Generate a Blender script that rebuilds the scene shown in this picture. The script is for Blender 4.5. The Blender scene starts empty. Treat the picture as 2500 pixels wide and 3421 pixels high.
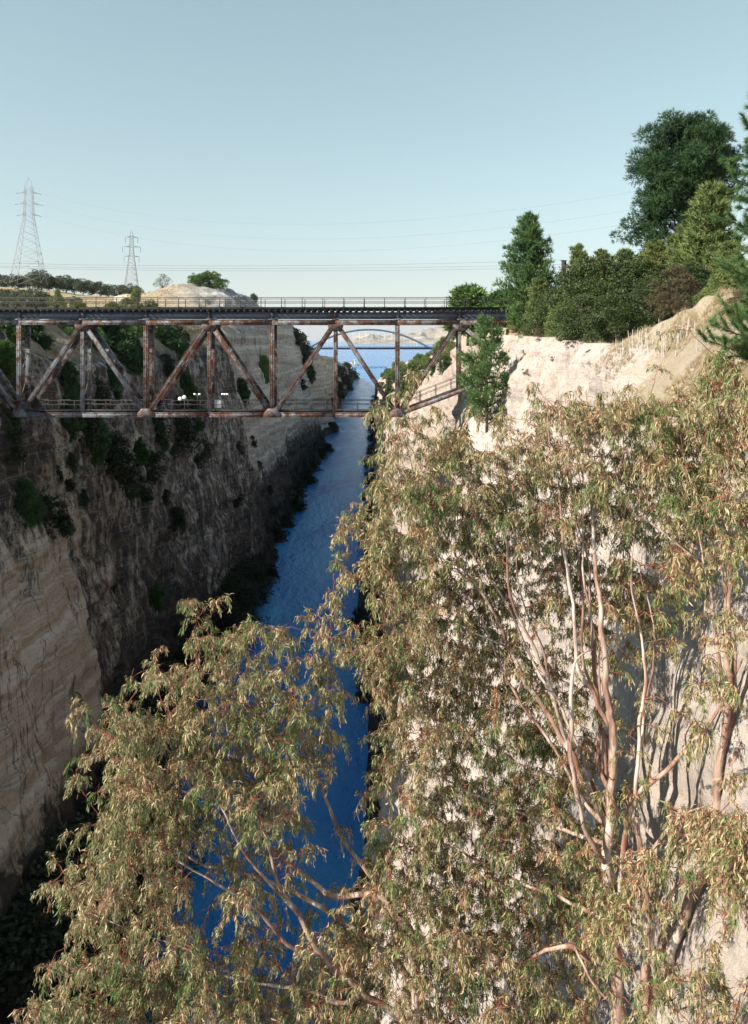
import bpy, math, random
import numpy as np
from mathutils import Vector
from mathutils.bvhtree import BVHTree

# ------------------------------------------------------------------ camera, sky, sun, exposure
sc = bpy.context.scene
COL = sc.collection
CAMZ = 58.0                       # metres above the canal water
F = 2470.0; VX = 1270.0; HY = 1138.0   # photo pixels: focal length, vanishing point
cam_d = bpy.data.cameras.new('camera'); cam = bpy.data.objects.new('camera', cam_d)
COL.objects.link(cam); sc.camera = cam
cam.location = (0, 0, CAMZ); cam.rotation_euler = (math.radians(90), 0, 0)
cam_d.sensor_fit = 'AUTO'; cam_d.sensor_width = 36.0; cam_d.lens = F / 3421 * 36
cam_d.shift_x = -(VX - 1250) / 3421; cam_d.shift_y = -(1710.5 - HY) / 3421
cam_d.clip_start = 0.5; cam_d.clip_end = 90000

SUN_EL = math.radians(32); SUN_AZ = math.radians(-119)      # azimuth from +Y, clockwise
SDIR = Vector((math.cos(SUN_EL) * math.sin(SUN_AZ), math.cos(SUN_EL) * math.cos(SUN_AZ), math.sin(SUN_EL)))
world = bpy.data.worlds.new('World'); sc.world = world; world.use_nodes = True
wn = world.node_tree; wn.nodes.clear()
sky = wn.nodes.new('ShaderNodeTexSky'); sky.sky_type = 'NISHITA'; sky.sun_disc = False
sky.sun_elevation = SUN_EL; sky.sun_rotation = SUN_AZ
sky.air_density = 1.2; sky.dust_density = 0.2; sky.ozone_density = 2.5; sky.altitude = 60
bg = wn.nodes.new('ShaderNodeBackground'); bg.inputs['Strength'].default_value = 0.126
wo = wn.nodes.new('ShaderNodeOutputWorld')
hs_ = wn.nodes.new('ShaderNodeHueSaturation'); hs_.inputs['Hue'].default_value = 0.458; hs_.inputs['Saturation'].default_value = 0.75; hs_.inputs['Value'].default_value = 1.0
gm_ = wn.nodes.new('ShaderNodeGamma'); gm_.inputs['Gamma'].default_value = 0.72; wn.links.new(sky.outputs[0], gm_.inputs[0])
wn.links.new(gm_.outputs[0], hs_.inputs['Color'])
# thin pinkish cloud bank low on the horizon, all the way round
tc = wn.nodes.new('ShaderNodeTexCoord'); sx = wn.nodes.new('ShaderNodeSeparateXYZ'); wn.links.new(tc.outputs['Generated'], sx.inputs[0])
mp = wn.nodes.new('ShaderNodeMapping'); mp.inputs['Scale'].default_value = (1, 1, 4.5); wn.links.new(tc.outputs['Generated'], mp.inputs[0])
cn = wn.nodes.new('ShaderNodeTexNoise'); cn.inputs['Scale'].default_value = 7.0; cn.inputs['Detail'].default_value = 6; wn.links.new(mp.outputs[0], cn.inputs['Vector'])
cr = wn.nodes.new('ShaderNodeValToRGB'); cr.color_ramp.elements[0].position = .47; cr.color_ramp.elements[1].position = .66; wn.links.new(cn.outputs[0], cr.inputs[0])
br_ = wn.nodes.new('ShaderNodeValToRGB'); e = br_.color_ramp.elements; e[0].position = .006; e[0].color = (0, 0, 0, 1); e[1].position = .02; e[1].color = (.75, .75, .75, 1)
k_ = e.new(.032); k_.color = (.5, .5, .5, 1); k_ = e.new(.055); k_.color = (0, 0, 0, 1); wn.links.new(sx.outputs[2], br_.inputs[0])
mm = wn.nodes.new('ShaderNodeMath'); mm.operation = 'MULTIPLY'; wn.links.new(cr.outputs[0], mm.inputs[0]); wn.links.new(br_.outputs[0], mm.inputs[1])
cx = wn.nodes.new('ShaderNodeMix'); cx.data_type = 'RGBA'; cx.inputs[7].default_value = (3.4, 3.15, 3.2, 1)
wn.links.new(mm.outputs[0], cx.inputs[0]); wn.links.new(hs_.outputs[0], cx.inputs[6])
wn.links.new(cx.outputs[2], bg.inputs[0]); wn.links.new(bg.outputs[0], wo.inputs[0])
sun_d = bpy.data.lights.new('sun', 'SUN'); sun_d.energy = 5.0; sun_d.angle = math.radians(0.5)
sun_d.color = (1.0, 0.93, 0.82)
sun = bpy.data.objects.new('sun', sun_d); COL.objects.link(sun)
sun.rotation_euler = SDIR.to_track_quat('Z', 'Y').to_euler()
sc.cycles.max_bounces = 6; sc.cycles.diffuse_bounces = 3; sc.cycles.glossy_bounces = 2; sc.cycles.adaptive_threshold = 0.02
sc.view_settings.view_transform = 'Standard'; sc.view_settings.look = 'None'
sc.view_settings.gamma = 1.0; sc.view_settings.exposure = 0.92; sc.view_settings.use_curve_mapping = False

# ------------------------------------------------------------------ helpers
rs = np.random.RandomState(7)
random.seed(7)

def tag(o, label=None, cat=None, group=None, kind=None):
    if label: o['label'] = label
    if cat: o['category'] = cat
    if group: o['group'] = group
    if kind: o['kind'] = kind
    return o

def P(px, py, d):
    """point at distance d (along the canal) on the sight line of photo pixel (px, py)"""
    return np.array([(px - VX) / F * d, d, CAMZ + (HY - py) / F * d])

def new_mesh(name, verts, faces, mat=None, smooth=False):
    """verts (N,3); faces int array (M,k) or list of such arrays"""
    if not isinstance(faces, (list, tuple)): faces = [faces]
    faces = [np.asarray(f, dtype=np.int32) for f in faces if len(f)]
    verts = np.asarray(verts, dtype=np.float32)
    me = bpy.data.meshes.new(name)
    me.vertices.add(len(verts)); me.vertices.foreach_set('co', verts.ravel())
    nl = sum(f.size for f in faces); npoly = sum(len(f) for f in faces)
    me.loops.add(nl); me.polygons.add(npoly)
    me.loops.foreach_set('vertex_index', np.concatenate([f.ravel() for f in faces]))
    tot = np.concatenate([np.full(len(f), f.shape[1], np.int32) for f in faces])
    st = np.concatenate([[0], np.cumsum(tot)[:-1]]).astype(np.int32)
    me.polygons.foreach_set('loop_start', st)
    me.polygons.foreach_set('loop_total', tot)
    if smooth: me.polygons.foreach_set('use_smooth', np.ones(npoly, bool))
    me.update(calc_edges=True); me.validate()
    if mat: me.materials.append(mat)
    return me

def obj(name, me, parent=None, loc=(0, 0, 0), rz=0.0, scale=None):
    o = bpy.data.objects.new(name, me); COL.objects.link(o)
    o.location = loc
    if rz: o.rotation_euler = (0, 0, rz)
    if scale is not None: o.scale = scale if hasattr(scale, '__len__') else (scale,) * 3
    if parent: o.parent = parent
    return o

def empty(name, loc=(0, 0, 0), rz=0.0):
    o = bpy.data.objects.new(name, None); COL.objects.link(o)
    o.location = loc; o.rotation_euler = (0, 0, rz); o.empty_display_size = 0.3
    return o

class MB:
    """collects pieces of ONE mesh"""
    def __init__(s): s.v = []; s.q = []; s.t = []; s.n = 0
    def add(s, v, q=None, t=None):
        v = np.asarray(v, float)
        if q is not None and len(q): s.q.append(np.asarray(q) + s.n)
        if t is not None and len(t): s.t.append(np.asarray(t) + s.n)
        s.v.append(v); s.n += len(v); return s
    def box(s, a, b):
        x0, y0, z0 = a; x1, y1, z1 = b
        return s.add([(x0,y0,z0),(x1,y0,z0),(x1,y1,z0),(x0,y1,z0),(x0,y0,z1),(x1,y0,z1),(x1,y1,z1),(x0,y1,z1)],
                     [(0,3,2,1),(4,5,6,7),(0,1,5,4),(1,2,6,5),(2,3,7,6),(3,0,4,7)])
    def bar(s, a, b, w, h, up=(0, 0, 1)):
        """rectangular bar from a to b; w across, h along 'up'"""
        a = np.asarray(a, float); b = np.asarray(b, float)
        t = (b - a) / np.linalg.norm(b - a)
        u = np.asarray(up, float); u = u - t * u.dot(t)
        if np.linalg.norm(u) < 1e-6: u = np.array([0, 1., 0]) - t * t[1]
        u /= np.linalg.norm(u); r = np.cross(t, u)
        c = []
        for p in (a, b):
            for sr, su in ((-1,-1),(1,-1),(1,1),(-1,1)):
                c.append(p + r * sr * w / 2 + u * su * h / 2)
        return s.add(c, [(0,3,2,1),(4,5,6,7),(0,1,5,4),(1,2,6,5),(2,3,7,6),(3,0,4,7)])
    def tube(s, pts, rad, sides=6, cap=True):
        v, q, t = tube_arrays(pts, rad, sides, cap)
        return s.add(v, q, t)
    def mesh(s, name, mat=None, smooth=False):
        fs = []
        if s.q: fs.append(np.concatenate(s.q))
        if s.t: fs.append(np.concatenate(s.t))
        return new_mesh(name, np.concatenate(s.v), fs, mat, smooth)
    def build(s, name, mat=None, parent=None, smooth=False, loc=(0,0,0)):
        return obj(name, s.mesh(name, mat, smooth), parent, loc)

def tube_arrays(pts, rad, sides=6, cap=True):
    pts = np.asarray(pts, float); n = len(pts)
    rad = np.broadcast_to(np.asarray(rad, float), (n,))
    tan = np.gradient(pts, axis=0); tan /= np.maximum(np.linalg.norm(tan, axis=1, keepdims=True), 1e-9)
    ref = np.array([0.31, 0.82, 0.47]) if abs(tan[0][2]) > 0.6 else np.array([0.1, 0.2, 0.97])
    u = np.cross(tan, ref); u /= np.maximum(np.linalg.norm(u, axis=1, keepdims=True), 1e-9)
    w = np.cross(tan, u)
    ang = np.arange(sides) * 2 * math.pi / sides
    v = (pts[:, None] + rad[:, None, None] * (np.cos(ang)[None, :, None] * u[:, None] + np.sin(ang)[None, :, None] * w[:, None])).reshape(-1, 3)
    i = np.arange(n - 1)[:, None] * sides; j = np.arange(sides)[None]
    jn = (j + 1) % sides
    q = np.stack([i + j, i + jn, i + sides + jn, i + sides + j], -1).reshape(-1, 4)
    t = None
    if cap:
        v = np.vstack([v, pts[-1:], pts[:1]])
        k = (n - 1) * sides; J = np.arange(sides)
        t = np.vstack([np.stack([k + J, k + (J + 1) % sides, np.full(sides, n * sides)], -1),
                       np.stack([(J + 1) % sides, J, np.full(sides, n * sides + 1)], -1)])
    return v, q, t

# ---- noise
def _h(i, j, k, seed):
    n = (i * 374761393 + j * 668265263 + k * 2147483647 + seed * 1274126177) & 0xffffffff
    n = ((n ^ (n >> 13)) * 1274126177) & 0xffffffff
    n = (n ^ (n >> 16))
    return (n & 0xffff) / 65535.0
def vnoise(x, y, z=0.0, seed=0):
    x, y, z = np.broadcast_arrays(np.asarray(x, float), np.asarray(y, float), np.asarray(z, float))
    xi = np.floor(x).astype(np.int64); yi = np.floor(y).astype(np.int64); zi = np.floor(z).astype(np.int64)
    fx = x - xi; fy = y - yi; fz = z - zi
    fx = fx*fx*fx*(fx*(fx*6-15)+10); fy = fy*fy*fy*(fy*(fy*6-15)+10); fz = fz*fz*fz*(fz*(fz*6-15)+10)
    r = 0
    for a in (0, 1):
        for b in (0, 1):
            for c in (0, 1):
                r = r + _h(xi + a, yi + b, zi + c, seed) * np.where(a, fx, 1-fx) * np.where(b, fy, 1-fy) * np.where(c, fz, 1-fz)
    return r * 2 - 1
def fbm(x, y, z=0.0, oct=4, seed=0, gain=0.5):
    r = 0; a = 1.0; s = 1.0
    for o in range(oct):
        r = r + a * vnoise(np.asarray(x)*s, np.asarray(y)*s, np.asarray(z)*s, seed + o*17); a *= gain; s *= 2.03
    return r
def sm(a, b, x):
    t = np.clip((np.asarray(x, float) - a) / (b - a), 0, 1); return t * t * (3 - 2 * t)

# ---- materials
def material(name):
    m = bpy.data.materials.new(name); m.use_nodes = True
    nt = m.node_tree; b = nt.nodes['Principled BSDF']
    return m, nt, b
class NT:
    """small node-graph writer"""
    def __init__(s, nt): s.nt = nt; s.pos = None
    def n(s, t, **kw):
        x = s.nt.nodes.new(t)
        for k, v in kw.items(): setattr(x, k, v)
        return x
    def l(s, a, b): s.nt.links.new(a, b)
    def set(s, sock, v):
        if isinstance(v, (int, float)): sock.default_value = v
        elif isinstance(v, (tuple, list)): sock.default_value = (tuple(v) + (1,)) if len(v) == 3 and sock.type == 'RGBA' else tuple(v)
        else: s.l(v, sock)
    def P(s):
        if s.pos is None: s.pos = s.n('ShaderNodeNewGeometry').outputs['Position']
        return s.pos
    def objco(s): return s.n('ShaderNodeTexCoord').outputs['Object']
    def noise(s, scale=1.0, stretch=(1,1,1), rot=(0,0,0), detail=5, rough=0.55, dist=0.0, vec=None):
        mp = s.n('ShaderNodeMapping'); s.l(vec if vec is not None else s.P(), mp.inputs['Vector'])
        mp.inputs['Scale'].default_value = stretch; mp.inputs['Rotation'].default_value = rot
        x = s.n('ShaderNodeTexNoise'); s.l(mp.outputs[0], x.inputs['Vector'])
        x.inputs['Scale'].default_value = scale; x.inputs['Detail'].default_value = detail
        x.inputs['Roughness'].default_value = rough; x.inputs['Distortion'].default_value = dist
        return x.outputs[0]
    def ramp(s, f, stops):
        r = s.n('ShaderNodeValToRGB'); s.l(f, r.inputs[0]); e = r.color_ramp.elements
        while len(e) > 1: e.remove(e[-1])
        e[0].position = stops[0][0]; c = stops[0][1]; e[0].color = (c,c,c,1) if isinstance(c,(int,float)) else (*c,1)
        for p, c in stops[1:]:
            k = e.new(p); k.color = (c,c,c,1) if isinstance(c,(int,float)) else (*c,1)
        return r.outputs[0]
    def mix(s, f, a, b, mode='MIX'):
        x = s.n('ShaderNodeMix', data_type='RGBA', blend_type=mode)
        s.set(x.inputs[0], f); s.set(x.inputs[6], a); s.set(x.inputs[7], b); return x.outputs[2]
    def math(s, op, a, b=0.0, c=0.0, clamp=False):
        x = s.n('ShaderNodeMath', operation=op); x.use_clamp = clamp
        s.set(x.inputs[0], a); s.set(x.inputs[1], b); s.set(x.inputs[2], c); return x.outputs[0]
    def attr(s, name): return s.n('ShaderNodeAttribute', attribute_name=name).outputs['Fac']
    def island(s): return s.n('ShaderNodeNewGeometry').outputs['Random Per Island']
    def objrand(s): return s.n('ShaderNodeObjectInfo').outputs['Random']
    def bump(s, h, strength, dist, b, prev=None):
        x = s.n('ShaderNodeBump'); s.l(h, x.inputs['Height']); x.inputs['Strength'].default_value = strength
        x.inputs['Distance'].default_value = dist
        if prev is not None: s.l(prev, x.inputs['Normal'])
        s.l(x.outputs[0], b.inputs['Normal']); return x.outputs[0]

def rock_material(name, pale, tan, dark, soil, stain_shade_gain, strata_gain=1.0, grass=None, crack=1.0):
    m, nt, b = material(name); g = NT(nt)
    big = g.noise(0.05, detail=6)
    strat = g.noise(1.0, (0.010, 0.010, 0.50), (0.05, 0.03, 0), detail=7, rough=0.65)
    strat2 = g.noise(1.0, (0.03, 0.03, 2.2), (0.05, 0.03, 0), detail=5, rough=0.7)
    streak = g.noise(1.0, (0.55, 0.55, 0.035), detail=10, rough=0.72)
    mid = g.noise(0.35, detail=8, rough=0.62)
    fine = g.noise(2.6, detail=9, rough=0.7)
    c = g.mix(g.ramp(strat, [(0.38, 0.0), (0.62, 1.0)]), tan, pale)
    c = g.mix(g.math('MULTIPLY', g.ramp(strat2, [(0.52, 0.0), (0.62, 1.0)]), 0.35 * strata_gain), c, pale)
    c = g.mix(g.ramp(big, [(0.4, 0.0), (0.62, 0.55)]), c, tan)
    fleck = g.noise(0.9, (1, 1, 0.5), detail=11, rough=0.78)
    c = g.mix(g.math('MULTIPLY', g.attr('grey'), 0.85), c, g.mix(g.ramp(strat, [(0.38, 0.0), (0.62, 1.0)]), (0.25, 0.25, 0.262), (0.47, 0.47, 0.48)))
    st = g.math('ADD', g.math('ADD', g.math('MULTIPLY', streak, 0.40), g.math('MULTIPLY', mid, 0.20)), g.math('MULTIPLY', fleck, 0.40))
    st = g.math('ADD', st, g.math('MULTIPLY', g.math('SUBTRACT', g.attr('stain_shade'), 0.5), 0.42))
    c = g.mix(g.math('MULTIPLY', g.ramp(st, [(0.455, 0.0), (0.555, 1.0)]), stain_shade_gain), c, dark)
    c = g.mix(g.math('MULTIPLY', g.ramp(fine, [(0.30, 1.0), (0.48, 0.0)]), 0.5), c, dark)
    # thin joints: bedding planes and upright cracks
    c = g.mix(g.math('MULTIPLY', g.ramp(strat, [(0.485, 0.0), (0.497, 1.0), (0.509, 0.0)]), 0.5 * strata_gain * crack), c, dark)
    c = g.mix(g.math('MULTIPLY', g.ramp(strat2, [(0.555, 0.0), (0.57, 1.0), (0.585, 0.0)]), 0.28 * strata_gain * crack), c, pale)
    crk = g.noise(1.0, (0.16, 0.16, 0.012), detail=6, rough=0.6, dist=1.0)
    c = g.mix(g.math('MULTIPLY', g.ramp(crk, [(0.488, 0.0), (0.5, 1.0), (0.512, 0.0)]), 0.85 * crack), c, dark)
    shade_mask = g.math('ADD', g.attr('foot_shade'), g.math('MULTIPLY', g.math('SUBTRACT', g.math('ADD', g.math('MULTIPLY', mid, .5), g.math('MULTIPLY', streak, .5)), 0.5), 1.6))
    c = g.mix(g.math('MULTIPLY', g.ramp(shade_mask, [(0.42, 0.0), (0.58, 1.0)]), 0.93), c, (0.016, 0.017, 0.020))  # near-black shade painted over the foot of the wall
    # loose soil and dry grass where the ground is flat
    c2 = g.mix(g.ramp(g.noise(0.9, detail=8, rough=0.7), [(0.28, 0.0), (0.52, 1.0)]), soil, grass or soil)
    c = g.mix(g.math('ADD', g.attr('soil'), g.math('MULTIPLY', g.math('SUBTRACT', mid, 0.5), 0.9), clamp=True), c, c2)
    g.l(c, b.inputs['Base Color']); b.inputs['Roughness'].default_value = 0.95
    b.inputs['Specular IOR Level'].default_value = 0.1
    p = g.bump(mid, 0.9, 0.9, b); p = g.bump(strat2, 0.7, 0.35 * strata_gain, b, p)
    p = g.bump(fleck, 0.8, 0.5, b, p); g.bump(fine, 0.9, 0.16, b, p)
    return m

def leaf_material(name, cols, rough=0.6, trans=0.25, clump=0.8, objvar=0.0, spec=0.3, camp=1.0):
    """cols: list of (pos, rgb) picked per leaf, shifted by clumps"""
    m, nt, b = material(name); g = NT(nt)
    f = g.math('ADD', g.math('MULTIPLY', g.island(), 0.62), g.math('MULTIPLY', g.math('SUBTRACT', g.noise(clump, detail=3), 0.35 + (camp-1)*.10), camp), clamp=True)
    if objvar: f = g.math('ADD', f, g.math('MULTIPLY', g.math('SUBTRACT', g.objrand(), 0.5), objvar), clamp=True)
    c = g.ramp(f, cols)
    g.l(c, b.inputs['Base Color']); b.inputs['Roughness'].default_value = rough
    b.inputs['Specular IOR Level'].default_value = spec
    tr = g.n('ShaderNodeBsdfTranslucent'); g.l(c, tr.inputs[0])
    mx = g.n('ShaderNodeMixShader'); mx.inputs[0].default_value = trans
    g.l(b.outputs[0], mx.inputs[1]); g.l(tr.outputs[0], mx.inputs[2])
    g.l(mx.outputs[0], nt.nodes['Material Output'].inputs[0])
    return m

def bark_material(name, a, b_, c_, scale=6.0, stretch=(1, 1, 0.25)):
    m, nt, b = material(name); g = NT(nt)
    n1 = g.noise(scale, stretch, detail=5); n2 = g.noise(scale * 4, stretch, detail=4)
    c = g.ramp(n1, [(0.36, a), (0.5, b_), (0.64, c_)])
    c = g.mix(g.math('MULTIPLY', g.ramp(n2, [(0.35, 1.0), (0.5, 0.0)]), 0.4), c, tuple(v * 0.4 for v in a))
    g.l(c, b.inputs['Base Color']); b.inputs['Roughness'].default_value = 0.8
    b.inputs['Specular IOR Level'].default_value = 0.2
    g.bump(n2, 0.5, 0.02, b)
    return m

def steel_material(name, paint, rust_lo, rust_hi, rust2=(0.045, 0.021, 0.014)):
    m, nt, b = material(name); g = NT(nt)
    n1 = g.noise(1.3, detail=9, rough=0.72, dist=0.3); n2 = g.noise(9.0, detail=6, rough=0.75)
    n3 = g.noise(2.2, (1, 1, 0.35), detail=6)
    f = g.math('ADD', g.math('MULTIPLY', n1, 0.6), g.math('MULTIPLY', n2, 0.4))
    rust = g.mix(g.ramp(n3, [(0.35, 0.0), (0.65, 1.0)]), (0.115, 0.046, 0.024), rust2)
    pc = g.mix(g.ramp(n3, [(0.4, 0.0), (0.7, 0.6)]), paint, tuple(v * 0.55 for v in paint))
    k = g.ramp(f, [(rust_lo, 0.0), (rust_hi, 1.0)])
    g.l(g.mix(k, pc, rust), b.inputs['Base Color'])
    g.l(g.ramp(k, [(0.0, 0.5), (1.0, 0.9)]), b.inputs['Roughness'])
    b.inputs['Specular IOR Level'].default_value = 0.25
    g.bump(f, 0.5, 0.02, b)
    return m

def plain_material(name, col, rough=0.7, var=0.25, scale=3.0, metallic=0.0):
    m, nt, b = material(name); g = NT(nt)
    n1 = g.noise(scale, detail=6, rough=0.65)
    c = g.mix(g.ramp(n1, [(0.35, 0.0), (0.65, 1.0)]), tuple(v * (1 - var) for v in col), tuple(min(1, v * (1 + var)) for v in col))
    g.l(c, b.inputs['Base Color']); b.inputs['Roughness'].default_value = rough; b.inputs['Metallic'].default_value = metallic
    b.inputs['Specular IOR Level'].default_value = 0.25
    return m

M_rockL = rock_material('shaded_limestone', (0.56, 0.53, 0.49), (0.33, 0.265, 0.195), (0.024, 0.023, 0.028), (0.13, 0.09, 0.066), 0.95, grass=(0.45, 0.355, 0.225))  # stained rock, darkened further so the canal shade sits in its colour
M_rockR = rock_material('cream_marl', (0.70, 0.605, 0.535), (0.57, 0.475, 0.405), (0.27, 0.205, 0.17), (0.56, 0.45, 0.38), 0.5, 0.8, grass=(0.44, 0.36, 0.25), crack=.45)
M_steel = steel_material('flaking_grey_paint', (0.16, 0.175, 0.195), 0.49, 0.535)
M_rusty = steel_material('rusted_steel', (0.16, 0.16, 0.168), 0.46, 0.515)
M_girder = steel_material('grey_girder_paint', (0.13, 0.15, 0.185), 0.55, 0.63)
M_black = plain_material('tarred_timber', (0.022, 0.021, 0.022), 0.9)
M_darkiron = plain_material('dark_iron', (0.05, 0.045, 0.045), 0.7)
M_pylon = plain_material('galvanised_lattice', (0.30, 0.31, 0.33), 0.6)
M_cable = plain_material('cable', (0.10, 0.10, 0.11), 0.6)
M_white = plain_material('white_paint', (0.78, 0.78, 0.76), 0.5, 0.06)
M_blue = plain_material('blue_steel_paint', (0.055, 0.14, 0.24), 0.5, 0.15, 0.3)
M_bluedeck = plain_material('deck_navy', (0.035, 0.065, 0.15), 0.6, 0.2, 0.5)
M_roof = plain_material('red_tile', (0.36, 0.12, 0.07), 0.8)
M_concrete = plain_material('weathered_concrete', (0.33, 0.31, 0.28), 0.9, 0.25, 0.6)
M_stone = plain_material('abutment_stone', (0.30, 0.20, 0.15), 0.9, 0.35, 1.5)
M_track = plain_material('pale_dirt_track', (0.50, 0.44, 0.36), 0.95, 0.2, 0.8)
M_dry = leaf_material('dry_grass', [(0.0, (0.28, 0.20, 0.10)), (0.5, (0.42, 0.33, 0.20)), (1.0, (0.55, 0.47, 0.33))], 0.8, 0.2, 1.5)
M_stalk = leaf_material('bleached_stalk', [(0.0, (0.40, 0.33, 0.28)), (0.5, (0.56, 0.50, 0.46)), (1.0, (0.70, 0.65, 0.61))], 0.8, 0.1, 2.0)

M_euc = leaf_material('gum_leaf', [(0.0, (0.075, 0.190, 0.045)), (0.12, (0.110, 0.165, 0.048)), (0.32, (0.165, 0.190, 0.068)), (0.52, (0.34, 0.290, 0.135)), (0.68, (0.60, 0.465, 0.275)), (0.81, (0.38, 0.19, 0.115)), (1.0, (0.27, 0.095, 0.065))], 0.5, 0.24, 1.1, spec=0.28, camp=1.5)
M_eucbark = bark_material('smooth_gum_bark', (0.20, 0.095, 0.065), (0.36, 0.235, 0.175), (0.55, 0.45, 0.37), 3.2, (1, 1, 0.22))
M_euctwig = bark_material('red_twig', (0.13, 0.04, 0.028), (0.24, 0.075, 0.05), (0.32, 0.13, 0.085), 9.0)
M_pine = leaf_material('pine_needle_dark', [(0.0, (0.012, 0.038, 0.016)), (0.5, (0.034, 0.080, 0.028)), (1.0, (0.085, 0.140, 0.042))], 0.55, 0.15, 0.5)
M_pine2 = leaf_material('pine_needle_fresh', [(0.0, (0.035, 0.090, 0.032)), (0.5, (0.105, 0.185, 0.055)), (1.0, (0.23, 0.30, 0.09))], 0.55, 0.2, 0.6, 0.2)
M_pale = leaf_material('juniper_pale', [(0.0, (0.070, 0.110, 0.035)), (0.5, (0.165, 0.205, 0.065)), (1.0, (0.31, 0.33, 0.12))], 0.6, 0.2, 0.7, 0.2)
M_bush = leaf_material('lentisk_leaf', [(0.0, (0.016, 0.034, 0.012)), (0.5, (0.048, 0.074, 0.022)), (1.0, (0.110, 0.135, 0.042))], 0.5, 0.15, 0.8, 0.3)
M_olive = leaf_material('olive_leaf', [(0.0, (0.045, 0.060, 0.035)), (0.5, (0.085, 0.105, 0.060)), (1.0, (0.14, 0.155, 0.095))], 0.55, 0.12, 0.4, 0.3)
M_brownb = leaf_material('dry_shrub', [(0.0, (0.055, 0.045, 0.025)), (0.5, (0.11, 0.085, 0.045)), (1.0, (0.17, 0.14, 0.07))], 0.7, 0.15, 0.8, 0.3)
M_scrub = leaf_material('shade_scrub_leaf', [(0.0, (0.008, 0.014, 0.008)), (0.5, (0.016, 0.026, 0.012)), (1.0, (0.032, 0.045, 0.018))], 0.6, 0.08, 0.5, 0.3)  # lentisk leaf darkened, the cliff's shade put into its colour
M_bark = bark_material('pine_bark', (0.05, 0.035, 0.025), (0.11, 0.08, 0.06), (0.19, 0.14, 0.11), 3.0)

# ------------------------------------------------------------------ terrain
def grid_faces(n, m, flip=False):
    i = np.arange(n - 1)[:, None] * m; j = np.arange(m - 1)[None]
    f = np.stack([i + j, i + j + 1, i + m + j + 1, i + m + j], -1).reshape(-1, 4)
    return f[:, ::-1] if flip else f

def set_attr(me, name, vals):
    a = me.attributes.new(name, 'FLOAT', 'POINT'); a.data.foreach_set('value', np.asarray(vals, np.float32).ravel())

SLOPE = 4.4
def rnd(i, j, seed): return _h(np.asarray(i, np.int64), np.asarray(j, np.int64), np.int64(3), seed)*2-1
def beds(zz, d, seed, thick=1.7):
    """set-back of stepped rock beds broken by upright joints"""
    w = zz/thick + 0.9*vnoise(zz/6.0, d/160.0, 0, seed)
    i = np.floor(w); f = w - i
    a = rnd(i, 0, seed+1)*.55; b = rnd(i+1, 0, seed+1)*.55
    step = a + (b-a)*sm(.80, 1.0, f)
    jd = d/3.1 + 0.6*vnoise(d/7.0, zz/9.0, 0, seed+2) + rnd(i, 5, seed+3)*2
    blk = rnd(np.floor(jd), i, seed+4)*.30
    return step + blk
def left_rim(d): return np.interp(d, [20,60,100,200,300,387,402,430,477,500,700,1000,1250,1350], [0,1,2.5,5,9,8.6,4,0,-7,-9,-15,-35,-56,-60.5])
def left_hill(X, d):
    g = 3 + 15.5*np.exp(-(((X+71)/32)**2 + ((d-325)/48)**2)) + 24*np.exp(-(((X+205)/135)**2 + ((d-400)/np.where(d < 400, 200, 120))**2))
    return g + (left_rim(d) - 3) * sm(400, 470, d)
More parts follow.
